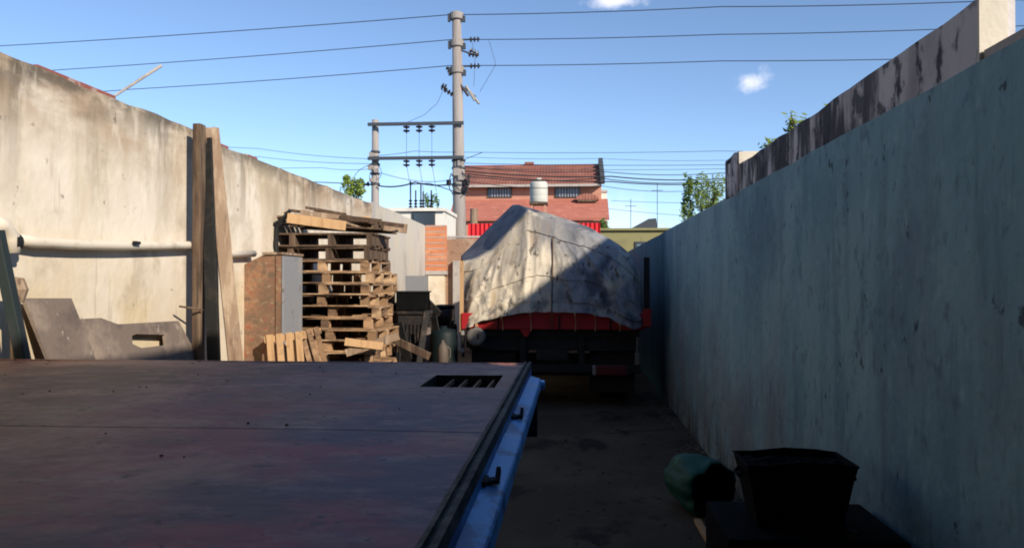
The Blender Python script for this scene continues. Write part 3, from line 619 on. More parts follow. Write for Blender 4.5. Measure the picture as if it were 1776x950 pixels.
# pvc drain pipe
t = thing('drain_pipe', 'cream plastic pipe running along the left wall', 'pipe', (XL + .1, 6, 1.9))
pp = [at(u, v, X=XL + .07) for u, v in ((14, 412), (60, 420), (130, 424), (200, 426), (270, 426), (345, 425), (400, 440), (440, 440))]
world_part(MB().tube(pp, .038, 14), 'pipe_run', M_pvc, t, smooth=True)
p = at(8, 405, X=XL + .08)
world_part(MB().tube([p + Vector((0, -.12, .06)), p + Vector((0, -.02, .05)), p + Vector((0, .06, -.02)), p + Vector((0, .07, -.12))], .05, 14), 'elbow', M_pvc, t, smooth=True)
world_part(MB().tube([p + Vector((.0, .05, -.05)), p + Vector((.0, .10, -.05))], .06, 14), 'collar', M_black, t)
q = at(237, 421, X=XL + .125); world_part(MB().box(q, (.02, .09, .025)), 'patch', M_black, t)
# upright beam and plank
a, b = at(346, 216, X=XL + .16), at(346, 620, X=XL + .16)
tag(MB().bb((XL + .12, a.y - .06, 0), (XL + .20, a.y + .05, a.z)).build('timber_beam', M_wood_dark, bevel=.008), 'dark upright timber beam standing taller than the left wall', 'timber')
a = at(364, 220, X=XL + .12)
tag(MB().bar((XL + .16, a.y + .09, 0), (XL + .16, a.y + .03, a.z), .07, .03, R(90)).build('timber_board', M_wood_mid, bevel=.006), 'grey board standing right against the dark upright beam', 'timber')
a, b = at(357, 240, X=XL + .16), at(371, 620, X=XL + .36)
d = b - a; b2 = a + d * (a.z / (a.z - b.z))
tag(MB().bar(b2, a, .04, .12, R(50)).build('plank_and_shade_strip', M_black, bevel=.006), 'dark strip standing in for the shadow between the grey board and the long pale plank', 'timber')  # dark bar in place of the shadow on the wall
a, b = at(367, 222, X=XL + .20), at(408, 620, X=XL + .52)
d = (b - a); b2 = a + d * (a.z / (a.z - b.z))
tag(MB().bar(b2, a, .04, .135, R(60)).build('plank_and_shade_strip', M_wood_mid, bevel=.006), 'long pale weathered plank leaning right of the upright beam', 'timber')
a = at(311, 531, X=XL + .12)
tag(MB().tube([a, at(352, 537, X=XL + .24)], .010, 6).build('steel_bar', M_wood_dark), 'short rusty bar sticking out behind the upright beam', 'rod')
# far-left leaning post
a, b = at(-6, 400, X=-3.3), at(40, 622, X=-3.2)
d = b - a; b2 = a + d * (a.z / (a.z - b.z))
tag(MB().bar(b2, a, .075, .06, R(-30)).build('steel_post', M_darkgreen, bevel=.006), 'dark steel post leaning at the far left under the pipe elbow', 'post')
# boards leaning on wall
def leaning_board(name, pix, label, m, x_top, x_bot, th=.025, hole=None):
    """pix: outline on the photo, the board leans from x_bot at floor to x_top at the top (z of its own)"""
    # plane through the line (x_bot, y, 0) and (x_top, y, zt)
    zt = 1.45; n = Vector((zt, 0, x_bot - x_top)).normalized(); p0 = Vector((x_bot, 0, 0))
    def onp(u, v):
        d = ray(u, v); o = Vector((0, 0, EYE)); k = (p0 - o).dot(n) / d.dot(n); return o + d * k
    pts = [onp(u, v) for u, v in pix]
    mb = MB().prism(pts, n * -th)
    o = mb.build(name, m)
    if hole:
        hp = [onp(u, v) for u, v in hole]; c = MB().prism([p + n * .1 for p in hp], n * -.3)
        co = c.build('cut', m); bo = o.modifiers.new('hole', 'BOOLEAN'); bo.object = co; bo.solver = 'EXACT'
        bpy.context.view_layer.update(); dg = bpy.context.evaluated_depsgraph_get(); me = bpy.data.meshes.new_from_object(o.evaluated_get(dg)); o.modifiers.clear(); o.data = me; bpy.data.objects.remove(co)
    return tag(o, label, 'board')
leaning_board('board', [(42, 517), (124, 517), (158, 600), (215, 760), (140, 760)], 'grey board leaning on the left wall left of the board with a hole', M_panel, XL + .12, XL + .50)
leaning_board('board', [(139, 553), (175, 551), (205, 562), (310, 556), (345, 622), (385, 700), (150, 740)], 'low wide board with an oblong cut-out leaning on the left wall', M_panel, XL + .05, XL + .38, hole=[(229, 582), (236, 579), (286, 580), (288, 598), (245, 603), (230, 596)])
t = thing('tyre', 'dark worn tyre behind the leaning post at the far left', 'tyre', at(22, 640, X=-3.42))
MB().lathe([(.20, -.08), (.31, -.09), (.34, -.05), (.34, .05), (.31, .09), (.20, .08), (.19, 0), (.20, -.08)], (0, 0, .12), 28, (1, .25, .25)).build('tread', M_rubber, t, smooth=True)
t.location.z = .34 + .25
MB().tube([at(24, 498, X=-3.4), at(28, 520, X=-3.4)], .03, 8)
a = at(26, 502, X=-3.45)
tag(MB().lathe([(0, -.09), (.05, -.08), (.075, 0), (.05, .07), (0, .08)], (0, 0, 0), 14).tube([(0, 0, -.05), (.0, .05, -1.0)], [.03, .04], 8).build('timber_stake', M_wood_mid, loc=a), 'knobbly wooden stake head right of the dark leaning post', 'stake')

# ------------------------------------------------------------------ rusty cabinet
cy = 8.55
a, b, c = at(396, 460, Y=cy), at(488, 445, Y=cy), at(527, 450, Y=cy + .62)
t = thing('metal_cabinet', 'rusty brown metal cabinet with a grey side in front of the pallet stack', 'cabinet', (b.x, cy, 0))
xl, xr = a.x - b.x, .0
zt = b.z + .02; zs = at(404, 472, Y=cy).z
MB().prism([(xl, .004, .0), (xr, .004, .0), (xr, .004, zt), (xl * .35, .004, zt), (xl, .004, zs)], (0, .6, 0)).build('body', M_rust, t, bevel=.01)
MB().bb((.003, .0, .02), (.025, .62, zt - .01)).build('side_panel', M_greymetal, t, bevel=.004)
MB().bb((-.06, -.012, .02), (.0, .0, zt - .01)).build('edge_strip', M_rust, t)
MB().prism([(xl * .35, -.02, zt + .003), (xr + .03, -.02, zt + .003), (xr + .03, -.02, zt + .03), (xl * .35, -.02, zt + .03)], (0, .66, 0)).build('top_sheet', M_wood_mid, t)
MB().tube([(.035, .3, 1.0), (.05, .3, 1.0), (.05, .36, 1.0)], .012, 6).build('handle', M_black, t)

# ------------------------------------------------------------------ pallets
def make_pallet():
    t = thing('pallet', 'pallet', 'pallet', (0, 0, 0))
    d = MB()
    for i in range(7):
        y = -.5 + .05 + i * .15; d.box((random.uniform(-.01, .01), y, .133), (1.2 + random.uniform(-.02, .02), random.choice((.10, .085, .11)), .014))
    d.build('top_deck', M_wood, t)
    b = MB()
    for x in (-.55, 0, .55):
        b.box((x, 0, .119), (.09, 1.0, .0138))
    for x in (-.55, 0, .55):
        for y in (-.45, 0, .45): b.box((x, y, .0635), (.10, .09, .097))
    b.build('blocks', M_wood, t)
    q = MB()
    for y in (-.45, 0, .45): q.box((0, y, .0075), (1.2, .10, .015))
    q.build('bottom_deck', M_wood, t)
    return t
pal = make_pallet()
scx, scy = at(648, 500, Y=9.5).x - .62, 10.0
NP = 14; z = 0.006; rnd = random.Random(4)
ordn = ['first', 'second', 'third', 'fourth', 'fifth', 'sixth', 'seventh', 'eighth', 'ninth', 'tenth', 'eleventh', 'twelfth', 'thirteenth', 'fourteenth', 'fifteenth', 'sixteenth']
for i in range(NP):
    o = pal if i == 0 else copy_tree(pal)
    n = NP - i
    off = (0, .02, -.10, .03, .08, -.03, .0, .10, .0, .05, -.05, .02, .03, -.02, -.1, 0)[i]
    o.location = (scx + off * .9, scy + rnd.uniform(-.06, .06), z); o.rotation_euler = (R(rnd.uniform(-.3, .3)), R(rnd.uniform(-.3, .3)), R(rnd.uniform(-5, 5)))
    z += .1405 + (.006 if i in (3, 7, 10) else .002)
    o['label'] = ('weathered wooden pallet at the very bottom of the tall stack' if i == 0 else 'weathered wooden pallet, %s below the wide dark pallets on the tall stack' % ordn[n - 1])
    o['group'] = 'pallets in the tall stack'
zb2 = .006
for i in range(13):  # second stack added to darken the gaps in the tall one
    o = copy_tree(pal); o.location = (scx - .12 + rnd.uniform(-.08, .08), scy + 1.12 + rnd.uniform(-.03, .03), zb2); o.rotation_euler = (0, R(rnd.uniform(-.2, .2)), R(rnd.uniform(-2, 2))); zb2 += .143
    o['label'] = 'wooden pallet in the second stack added behind the tall one to darken its gaps, %s from its top' % ordn[12 - i]; o['group'] = 'pallets in the added rear stack'
tag(MB().prism([(scx + .3, scy + .58, .006), (scx + .32, scy + .58, 1.5), (scx - .5, scy + .575, 1.55), (scx - .55, scy + .575, .006)], (0, .02, 0)).build('gap_shade_sheet', M_black), 'black sheet standing in for shade between the two pallet stacks', 'sheet')  # black sheet put in as the dark inside the stack
# two wider dark pallets on top
M_save = M_wood
def wide_pallet(x, y, z, lab, w=1.52, tilt=0, rz=0, hh=.17):
    t = thing('wide_pallet', lab, 'pallet', (x, y, z), group='wide dark pallets on the stack'); t.rotation_euler = (0, R(tilt), R(rz))
    d = MB()
    for i in range(6): d.box((0, -.5 + .06 + i * .176, hh - .011), (w, .11, .022))
    d.build('top_deck', M_wood_dark, t)
    b = MB()
    for x_ in (-w / 2 + .05, -w * .18, w * .14, w / 2 - .06):
        b.box((x_, 0, hh / 2), (.07, 1.0, hh - .046))
    b.build('stringer', M_wood_dark, t)
    q = MB()
    for y_ in (-.44, 0, .44): q.box((0, y_, .011), (w, .12, .022))
    q.build('bottom_deck', M_wood_dark, t); return t
wide_pallet(scx - .17, scy, z, 'lower of two wide dark pallets near the top of the stack'); z += .172
wide_pallet(scx - .15, scy - .02, z, 'upper of two wide dark pallets near the top of the stack', rz=1.5); z += .174
wide_pallet(scx - .02, scy + .02, z + .075, 'thin tilted dark pallet lying on the very top of the stack', 1.4, tilt=3.2, hh=.11)
# loose planks on top
ztp = z + .19
for i, (u0, v0, u1, v1, y0, y1_, lab) in enumerate((
    (505, 365, 640, 385, 9.6, 9.9, 'long brown plank sloping down to the right on top of the stack'),
    (520, 372, 706, 397, 9.5, 10.0, 'longest loose plank sticking out right from the stack top'),
    (545, 364, 668, 388, 9.9, 10.1, 'rearmost loose plank on top of the stack'),
    (498, 378, 600, 392, 9.35, 9.5, 'front short pale plank on top of the stack'))):
    a, b = at(u0, v0, Y=y0), at(u1, v1, Y=y1_)
    tag(MB().bar(a, b, .03, .12, R(0 if i % 2 else 90)).build('loose_plank', (M_wood_dark, M_wood_mid, M_wood_dark, M_wood_light)[i], bevel=.003), lab, 'plank', 'loose planks on the stack top')
rnd = random.Random(31)
for i, (u0, v0, u1, v1, lab) in enumerate(((510, 372, 560, 383, 'short dark lath at the left of the loose planks'), (530, 360, 600, 372, 'thin dark lath lying highest on the loose planks'), (590, 376, 662, 384, 'thin dark lath crossing the middle of the loose planks'),
        (640, 384, 700, 392, 'thin dark lath near the right tips of the loose planks'), (495, 368, 520, 392, 'stub of board standing at the left end of the loose planks'), (570, 384, 640, 377, 'pale split lath crossing the loose planks the other way'))):
    y = 9.45 + .1 * (i % 3); tag(MB().bar(at(u0, v0, Y=y), at(u1, v1, Y=y + rnd.uniform(.1, .5)), .018, rnd.uniform(.03, .06), rnd.uniform(0, 3)).build('lath', M_wood_light if i == 5 else M_wood_dark), lab, 'lath', 'laths on the stack top')
# bent steel frame at the stack's left
mb = MB().tube([at(u, v, Y=9.42) for u, v in ((504, 364), (488, 382), (470, 392), (457, 410), (461, 428), (472, 432), (478, 415), (480, 395), (490, 385))], .024, 8)
mb.tube([at(u, v, Y=9.44) for u, v in ((481, 388), (479, 410), (479, 438))], .03, 8)
tag(mb.build('bent_frame', M_black), 'bent black steel frame hooked on the left end of the stack', 'frame')
# light crates leaning in front of cabinet
def slat_crate(name, x, y, z, tilt, rz, lab, m, n, w, h, dep=.3):
    t = thing(name, lab, 'crate', (x, y, z), rz=rz); t.rotation_euler = (R(-6), R(tilt), rz)
    d = MB()
    for i in range(n): d.box((-w / 2 + (i + .5) * w / n, 0, h / 2), (w / n * .68, .018, h))
    d.build('front_slats', m, t)
    b = MB()
    for zz in (.06, h - .05): b.box((0, .022, zz), (w, .022, .07))
    b.build('cross_boards', m, t)
    s_ = MB()
    for i in range(n): s_.box((-w / 2 + (i + .5) * w / n, dep, h / 2), (w / n * .68, .018, h))
    s_.build('rear_slats', m, t)
    e = MB()
    for sx in (-1, 1): e.box((sx * (w / 2 + .001), dep / 2, h - .05), (.02, dep - .022, .07)).box((sx * (w / 2 + .001), dep / 2, .06), (.02, dep - .022, .07))
    e.build('end_boards', m, t); return t
a = at(500, 588, Y=8.3); slat_crate('slatted_crate', a.x, 8.3, .62, -6, R(8), 'pale slatted wooden crate standing before the cabinet', M_wood_light, 4, .42, a.z - .55)
a = at(562, 576, Y=8.5); slat_crate('slatted_crate', a.x, 8.5, .58, -14, R(28), 'open slatted crate leaning right of the pale slatted crate', M_wood, 3, .24, a.z - .52, .2)
# support under the crates (low packing case hidden behind the flatbed)
a, b = at(465, 600, Y=8.1), at(600, 600, Y=8.1)
tag(MB().bb((a.x - .1, 8.12, .006), (b.x + .05, 8.85 - .32, .56)).build('packing_case', M_wood_dark, bevel=.01), 'low dark packing case under the slatted crates', 'case')
# planks in front of stack bottom
for u0, v0, u1, v1, y, lab, m in ((600, 612, 692, 582, 9.2, 'pale batten sloping up at the foot of the pallet stack', M_wood_mid), (598, 592, 664, 600, 9.15, 'short pale board at the foot of the pallet stack', M_wood_light)):
    tag(MB().bar(at(u0, v0, Y=y), at(u1, v1, Y=y + .15), .03, .09).build('batten', m), lab, 'batten')

# ------------------------------------------------------------------ junk between stack and truck
JY = 11.2
def jp(u, v, y=JY): return at(u, v, Y=y)
a, b = jp(690, 546), jp(748, 546)
t = thing('radiator', 'dark finned radiator block standing right of the pallet stack', 'radiator', ((a.x + b.x) / 2, JY, 0)); w = (b.x - a.x); 
MB().bb((-w / 2, 0, .03), (w / 2, .25, a.z)).build('core', M_engine, t, bevel=.01)
mb = MB()
for i in range(9): mb.box((-w / 2 + (i + .5) * w / 9, -.012, a.z * .5), (.018, .022, a.z * .8))
mb.build('fins', M_engine, t)
MB().bb((-w / 2 - .02, -.03, a.z + .002), (w / 2 + .02, .27, a.z + .07)).build('header', M_engine, t, bevel=.02)
zt_ = a.z + .072
t = thing('black_crate', 'black plastic crate on top of the radiator block', 'crate', ((a.x + b.x) / 2 - .02, JY + .1, zt_)); h = jp(700, 507).z - zt_; 
mb = MB().bb((-.24, -.15, 0), (.2, .15, .02)).bb((-.24, -.15, .02), (-.22, .15, h)).bb((.18, -.15, .02), (.2, .15, h)).bb((-.22, -.15, .02), (.18, -.13, h)).bb((-.22, .13, .02), (.18, .15, h)); mb.build('tray', M_box, t)
MB().bb((-.26, -.17, h + .001), (.22, .17, h + .02)).build('lid', M_black, t)
a, b = jp(703, 478, 12.2), jp(742, 545, 12.2)
tag(MB().bb((a.x, 12.2, .0), (b.x, 12.24, a.z)).build('steel_sheet', M_greymetal), 'upright dull grey sheet behind the black crate', 'sheet')
a = jp(770, 520, 12.0)
t = thing('engine_block', 'greasy engine block among the scrap left of the truck', 'engine', (a.x, 12.0, 0))
MB().box((0, 0, .55), (.36, .4, 1.08)).build('block', M_engine, t, bevel=.03)
MB().box((0, -.02, 1.21), (.30, .36, .22)).lathe([(.10, 0), (.12, .03), (.12, .07), (.05, .1)], (.05, -.16, 1.2), 12, (0, -1, 0)).build('head', M_engine, t, bevel=.02)
MB().lathe([(.16, 0), (.17, .02), (.17, .05), (.1, .07)], (0, 0, 1.321), 16).build('air_filter', M_black, t)
mb = MB()
for i in range(4): mb.tube([(-.12 + i * .08, -.2, 1.0), (-.12 + i * .08, -.27, 1.0), (-.10 + i * .07, -.28, .85)], .022, 8)
mb.build('manifold', M_ring, t)
a = jp(772, 575, 10.9)
t = thing('barrel', 'dark teal plastic barrel between the scrap and the truck', 'barrel', (a.x - .02, 10.9, 0))
MB().lathe([(.17, .006), (.19, .05), (.2, .35), (.205, .4), (.2, .45), (.2, .85), (.19, 1.0), (.17, 1.07), (.05, 1.09), (.05, 1.12), (0, 1.12)], n=24).build('drum', M_tealplastic, t, smooth=True)
a = jp(768, 598, 10.4)
t = thing('jug', 'dirty plastic jug in front of the teal barrel', 'jug', (a.x, 10.4, .62))
MB().lathe([(.065, 0), (.075, .02), (.075, .22), (.05, .28), (.022, .31), (.022, .34), (0, .34)], n=16).build('bottle', M_jug, t, smooth=True)
MB().tube([(.06, 0, .26), (.10, 0, .22), (.10, 0, .12), (.07, 0, .08)], .01, 6).build('handle', M_jug, t)
tag(MB().bb((a.x - .14, 10.28, .006), (a.x + .14, 10.55, .618)).build('oil_tin', M_engine, bevel=.01), 'dark oil tin the dirty jug stands on', 'tin')
a = at(735, 570, Y=10.9)
tag(MB().bar((a.x + .08, 10.85, .0), (a.x, 11.15, a.z), .10, .04).build('board', M_panel), 'brown board leaning on the right of the radiator block', 'board')

for i, (u0, v0, u1, v1, y, w_, th_, m_, lab) in enumerate((
    (690, 560, 712, 640, 10.7, .16, .02, M_black, 'black bent sheet leaning in front of the radiator, left side'),
    (740, 540, 725, 640, 10.6, .10, .03, M_engine, 'dark greasy bar crossing in front of the radiator'),
    (752, 548, 768, 640, 10.8, .12, .02, M_black, 'black sheet scrap between the radiator and the barrel'),
    (785, 536, 778, 640, 11.1, .09, .03, M_engine, 'dark angle iron beside the truck corner'),
    (686, 590, 745, 618, 10.3, .10, .04, M_wood_dark, 'dark plank lying across the scrap'),
    (738, 520, 762, 545, 11.6, .10, .05, M_engine, 'greasy casting wedged between crate and engine block'))):
    a, b = at(u0, v0, Y=y), at(u1, v1, Y=y - .1)
    tag(MB().bar(a, b, w_, th_, R(90)).build('scrap_metal' if m_ is not M_wood_dark else 'scrap_plank', m_, bevel=.006), lab, 'scrap')
# ------------------------------------------------------------------ covered truck
TKY = 10.8
tx0, tx1 = at(800, 550, Y=TKY).x, at(1118, 550, Y=TKY).x
tcx = (tx0 + tx1) / 2
T = thing('covered_truck', 'red truck seen from behind with its load under a grimy tarpaulin', 'truck', (tcx, TKY, 0))
def TP(u, v, y=TKY): p = at(u, v, Y=y); return Vector((p.x - tcx, y - TKY, p.z))
zr0, zr1 = TP(900, 571).z, TP(900, 543).z
hwT = (tx1 - tx0) / 2
MB().bb((-hwT, 0, zr0), (hwT, .06, zr1)).build('tail_rail', M_red, T, bevel=.008)
MB().bb((-hwT, .062, zr0 + .01), (-hwT + .06, 5.2, zr1)).bb((hwT - .06, .062, zr0 + .01), (hwT, 5.2, zr1)).build('side_rail', M_red, T)
MB().bb((-hwT + .06, .08, zr0 - .1), (hwT - .06, 5.2, zr0 + .05)).build('bed', M_black, T)
p = TP(912, 575); MB().prism([(p.x - .08, -.004, zr0 - .003), (p.x + .08, -.004, zr0 - .003), (p.x + .02, -.004, zr0 - .10), (p.x - .02, -.004, zr0 - .10)], (0, .05, 0)).build('latch', M_red, T)
p = TP(1122, 553); MB().bb((p.x - .06, -.06, p.z - .10), (p.x + .05, -.004, p.z + .14)).build('corner_post_foot', M_red, T)
MB().bb((TP(1117, 445).x, .02, zr1 - .2), (TP(1127, 445).x, .08, TP(1120, 446).z)).build('stake', M_black, T)
MB().bb((TP(797, 450).x, .02, zr0 - .1), (TP(803, 450).x, .07, TP(800, 452).z)).build('stake', M_wood_light, T)
# underside
mb = MB()
for sx in (-.4, .4): mb.bb((sx - .05, .1, zr0 - .35), (sx + .05, 7.2, zr0 - .101))
mb.bb((-hwT + .1, .12, zr0 - .30), (hwT - .1, .2, zr0 - .102))
mb.build('chassis', M_black, T)
MB().bb((-hwT + .15, .05, .48), (hwT - .05, .15, .60)).bb((-.45, .06, .602), (-.37, .14, zr0 - .101)).bb((.37, .06, .602), (.45, .14, zr0 - .101)).build('bumper', M_black, T, bevel=.01)
MB().bb((-hwT + .12, .2, .2), (-hwT + .75, .22, zr0 - .11)).build('mud_flap', M_rubber, T)
MB().bb((hwT - .75, .2, .2), (hwT - .12, .22, zr0 - .11)).build('mud_flap', M_rubber, T)
def wheel(x, y, r=.48, w=.5):
    wl = MB().lathe([(r * .55, -w / 2), (r * .9, -w / 2), (r, -w / 2 + .05), (r, w / 2 - .05), (r * .9, w / 2), (r * .55, w / 2), (r * .5, 0), (r * .55, -w / 2)], (x, y, r), 30, (1, 0, 0)).build('wheel', M_rubber, T, smooth=True)
    MB().lathe([(0, -.1), (r * .54, -.1), (r * .54, .1), (0, .1)], (x, y, r), 20, (1, 0, 0)).build('rim', M_ring, wl)
for sx in (-1, 1):
    wheel(sx * (hwT - .38), 1.3); wheel(sx * (hwT - .25), 6.2, .48, .28)
MB().bb((-hwT + .3, .3, .42), (hwT - .3, .34, zr0 - .352)).build('dark_gap_panel', M_black, T, bevel=.01)  # black panel added to keep the gap between the wheels dark
MB().tube([(-hwT + .4, 1.3, .48), (0, 1.3, .44), (hwT - .4, 1.3, .48)], [.07, .15, .07], 10).build('axle', M_black, T)
MB().bb((-.22, .02, .66), (.22, .045, .80)).build('number_board', M_engine, T, bevel=.005)
for xx in (-.75, .1, .8): MB().tube([(xx, -.012, zr0 - .06), (xx, -.012, zr1 - .03)], .012, 6).build('hinge', M_black, T)
# lamp pods
a, b = TP(1034, 634, TKY - .03), TP(1086, 651, TKY - .03)
MB().bb((a.x, .0, b.z), (b.x, .05, a.z)).build('tail_lamp', M_lamp, T, bevel=.006)
MB().bb((a.x - .05, .0, b.z), (a.x - .004, .05, a.z)).build('lamp_lens', M_clear, T, bevel=.004)
MB().bb((b.x + .004, .0, b.z), (b.x + .05, .05, a.z)).build('lamp_lens', M_engine, T, bevel=.004)
p = TP(826, 583, TKY)
MB().lathe([(.075, 0), (.12, 0), (.135, .02), (.12, .05), (.08, .04)], (p.x, -.005, p.z), 28, (0, -1, 0)).build('round_lamp_ring', M_ring, T, smooth=True)
MB().lathe([(0, 0), (.078, 0), (.07, .03), (0, .035)], (p.x, -.002, p.z), 20, (0, -1, 0)).tube([(p.x + .03, -.04, p.z - .04), (p.x + .03, -.04, p.z + .04)], .012, 6).build('round_lamp', M_black, T)
MB().bb((p.x - .14, .0, p.z - .16), (p.x + .14, .04, zr0 - .003)).build('lamp_bracket', M_black, T)
for v in (577, 607):
    q = TP(803, v); MB().bb((q.x - .025, -.03, q.z - .03), (q.x + .02, .0, q.z + .03)).build('reflector', M_clear, T, bevel=.004)
q = TP(803, 592); MB().bb((q.x - .02, .0, q.z - .22), (q.x + .02, .03, zr0 - .003)).build('hanger', M_black, T)
q = TP(1106, 628); MB().bb((q.x - .03, .1, q.z - .2), (q.x + .03, .14, q.z + .12)).bb((q.x - .01, .1, q.z + .12), (q.x + .01, .13, zr0 - .11)).build('side_reflector', M_ring, T)
# cab
MB().prism([(-1.05, 5.5, .7), (-1.05, 7.4, .7), (-1.05, 7.4, 1.5), (-1.05, 7.0, 2.35), (-1.05, 5.5, 2.4)], (2.1, 0, 0)).build('cab', M_red, T, bevel=.05)
MB().bb((-.85, 5.48, 1.7), (.85, 5.497, 2.2)).build('rear_window', M_glass, T)

# tarpaulin
SC = (-.02, .07, .14, .26, .335, .42, .50, .60, .70, .76, .87, .95, 1.0)
ROWT = (0, .16, .52, 1)
TR = [[(799, 444, 13.9), (822, 421, 14.3), (845, 396, 14.5), (889, 354, 14.6), (900, 355, 13.4), (935, 365, 11.5), (962, 373, 11.4), (996, 384, 11.4), (1025, 395, 11.3), (1042, 405, 11.25), (1074, 424, 11.2), (1101, 447, 11.2), (1112, 480, 11.35)],
      [(801, 453, 11.5), (826, 449, 11.35), (853, 434, 11.35), (893, 388, 11.4), (917, 363, 11.4), (936, 376, 11.2), (962, 386, 11.15), (996, 398, 11.1), (1022, 408, 11.05), (1040, 416, 11.0), (1072, 434, 11.0), (1100, 460, 11.05), (1112, 492, 11.25)],
      [(799, 500, 11.25), (818, 500, 11.05), (840, 492, 11.0), (880, 470, 10.9), (912, 455, 10.87), (936, 455, 10.85), (962, 458, 10.86), (994, 462, 10.84), (1018, 468, 10.86), (1040, 474, 10.85), (1072, 488, 10.84), (1100, 508, 10.88), (1113, 524, 11.0)],
      [(801, 572, 10.9), (816, 568, 10.74), (836, 556, 10.71), (886, 546, 10.72), (912, 543, 10.72), (936, 542, 10.72), (960, 541, 10.72), (992, 542, 10.72), (1016, 543, 10.72), (1040, 547, 10.72), (1070, 559, 10.72), (1096, 570, 10.70), (1114, 565, 10.76)]]
def lerp_col(row, s):
    for k in range(len(SC) - 1):
        if s <= SC[k + 1]:
            f = max(0, (s - SC[k]) / (SC[k + 1] - SC[k])); return Vector(row[k]).lerp(Vector(row[k + 1]), f)
    return Vector(row[-1])
def tarp_ctrl(s, t_):
    for k in range(3):
        if t_ <= ROWT[k + 1] + 1e-9:
            f = (t_ - ROWT[k]) / (ROWT[k + 1] - ROWT[k]); return lerp_col(TR[k], s).lerp(lerp_col(TR[k + 1], s), f)
rows = []
NS, NT = 170, 90
for j in range(NT + 1):
    tt = j / NT; row = []
    for i in range(NS + 1):
        s = -.02 + 1.02 * i / NS
        q = Vector((0, 0, 0))
        for ds, dt in ((0, 0), (.012, 0), (-.012, 0), (0, .02), (0, -.02)): q += tarp_ctrl(min(1, max(-.02, s + ds)), min(1, max(0, tt + dt))) / 5
        p = at(q.x, q.y, Y=q.z)
        w = max(0, min(1, (tt - .12) / .3))
        # long folds fanning out from the peak and hanging down, sharp on the crest
        ang = (s - .33) / (.35 + .8 * tt)
        def crest(x): return 1 - abs(math.sin(x)) ** .6
        f = crest(ang * 11 + .8 * noise.noise(Vector((s * 3, tt * 1.5, 1)))) * .038 + crest(ang * 23 + 1.2 * noise.noise(Vector((s * 5, tt * 2, 2)))) * .018
        f += noise.noise(Vector((s * 6, tt * 1.6, 4))) * .035 + noise.noise(Vector((s * 22, tt * 6, 7))) * .014
        f += (1 - abs(noise.noise(Vector((s * 8 + tt * 1.2, tt * 1.5 - s * 1.5, 9))))) ** 7 * .022 + (1 - abs(noise.noise(Vector((s * 17 - tt * 2, tt * 3 + s * 2, 19))))) ** 8 * .014
        p.y -= f * w if tt < .9 else abs(f) * .6
        p.z += noise.noise(Vector((s * 14, tt * 3, 12))) * .012 * (1 + 2.0 * (tt > .93))
        row.append(p - Vector((tcx, TKY, 0)))
    rows.append(row)
mb = MB(); mb.grid(rows)
# roof part running forward over the load, and side skirts
roof = [rows[0]]
for k in range(1, 13):
    r2 = []
    for i, p in enumerate(rows[0]):
        s = i / NS; y = p.y + k * .34; z = p.z - .05 * k * (.3 + .5 * (p.z - 1.8)) + noise.noise(Vector((s * 6, k * .7, 3))) * .04
        r2.append(Vector((p.x * (1 - .004 * k), y, max(z - .02 * k, 1.35))))
    roof.append(r2)
mb.grid(roof)
for side in (0, NS):
    e = [r[side] for r in roof]; lo = [Vector((p.x + (-.02 if side == 0 else .02), p.y, zr1 + .0)) for p in e]; mi = [(a + b) / 2 + Vector((0, .05 * math.sin(i * 2), 0)) for i, (a, b) in enumerate(zip(e, lo))]
    mb.grid([e, mi, lo])
    g = [r[side] for r in rows]; lo2 = [Vector((p.x, roof[0][side].y, p.z)) for p in g]; mb.grid([g, lo2])
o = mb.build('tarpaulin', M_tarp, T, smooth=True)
bm_ = __import__('bmesh').new(); bm_.from_mesh(o.data); __import__('bmesh').ops.remove_doubles(bm_, verts=bm_.verts, dist=.0005); __import__('bmesh').ops.recalc_face_normals(bm_, faces=bm_.faces); bm_.to_mesh(o.data); bm_.free()
# ropes over the tarp
def on_tarp(s, t_): j = int(t_ * NT); i = max(0, min(NS, int((s + .02) / 1.02 * NS))); return rows[j][i] + Vector((0, -.012, .004))
for s in (.49,):
    MB().tube([on_tarp(s, k / 20) for k in range(6, 21)] + [Vector((on_tarp(s, 1).x, -.03, zr0))], .009, 6).build('rope', M_wood_dark, T)

for s in (.10, .22, .36, .62, .74, .88):
    a = on_tarp(s, .985); MB().tube([a + Vector((0, -.006, .0)), a + Vector((.01, -.02, -.05)), Vector((a.x + .02, -.012, zr0 + .08)), Vector((a.x + .015, -.008, zr0 - .02))], .007, 6).build('tie_rope', M_wood_light, T)
for sv in (.30, .66):
    pts = [on_tarp(-.015 + i * .0169, sv + .01 * math.sin(i * .4)) + Vector((0, -.001, 0)) for i in range(60)]
    MB().tube(pts, .0055, 5).build('seam', M_tarp, T)
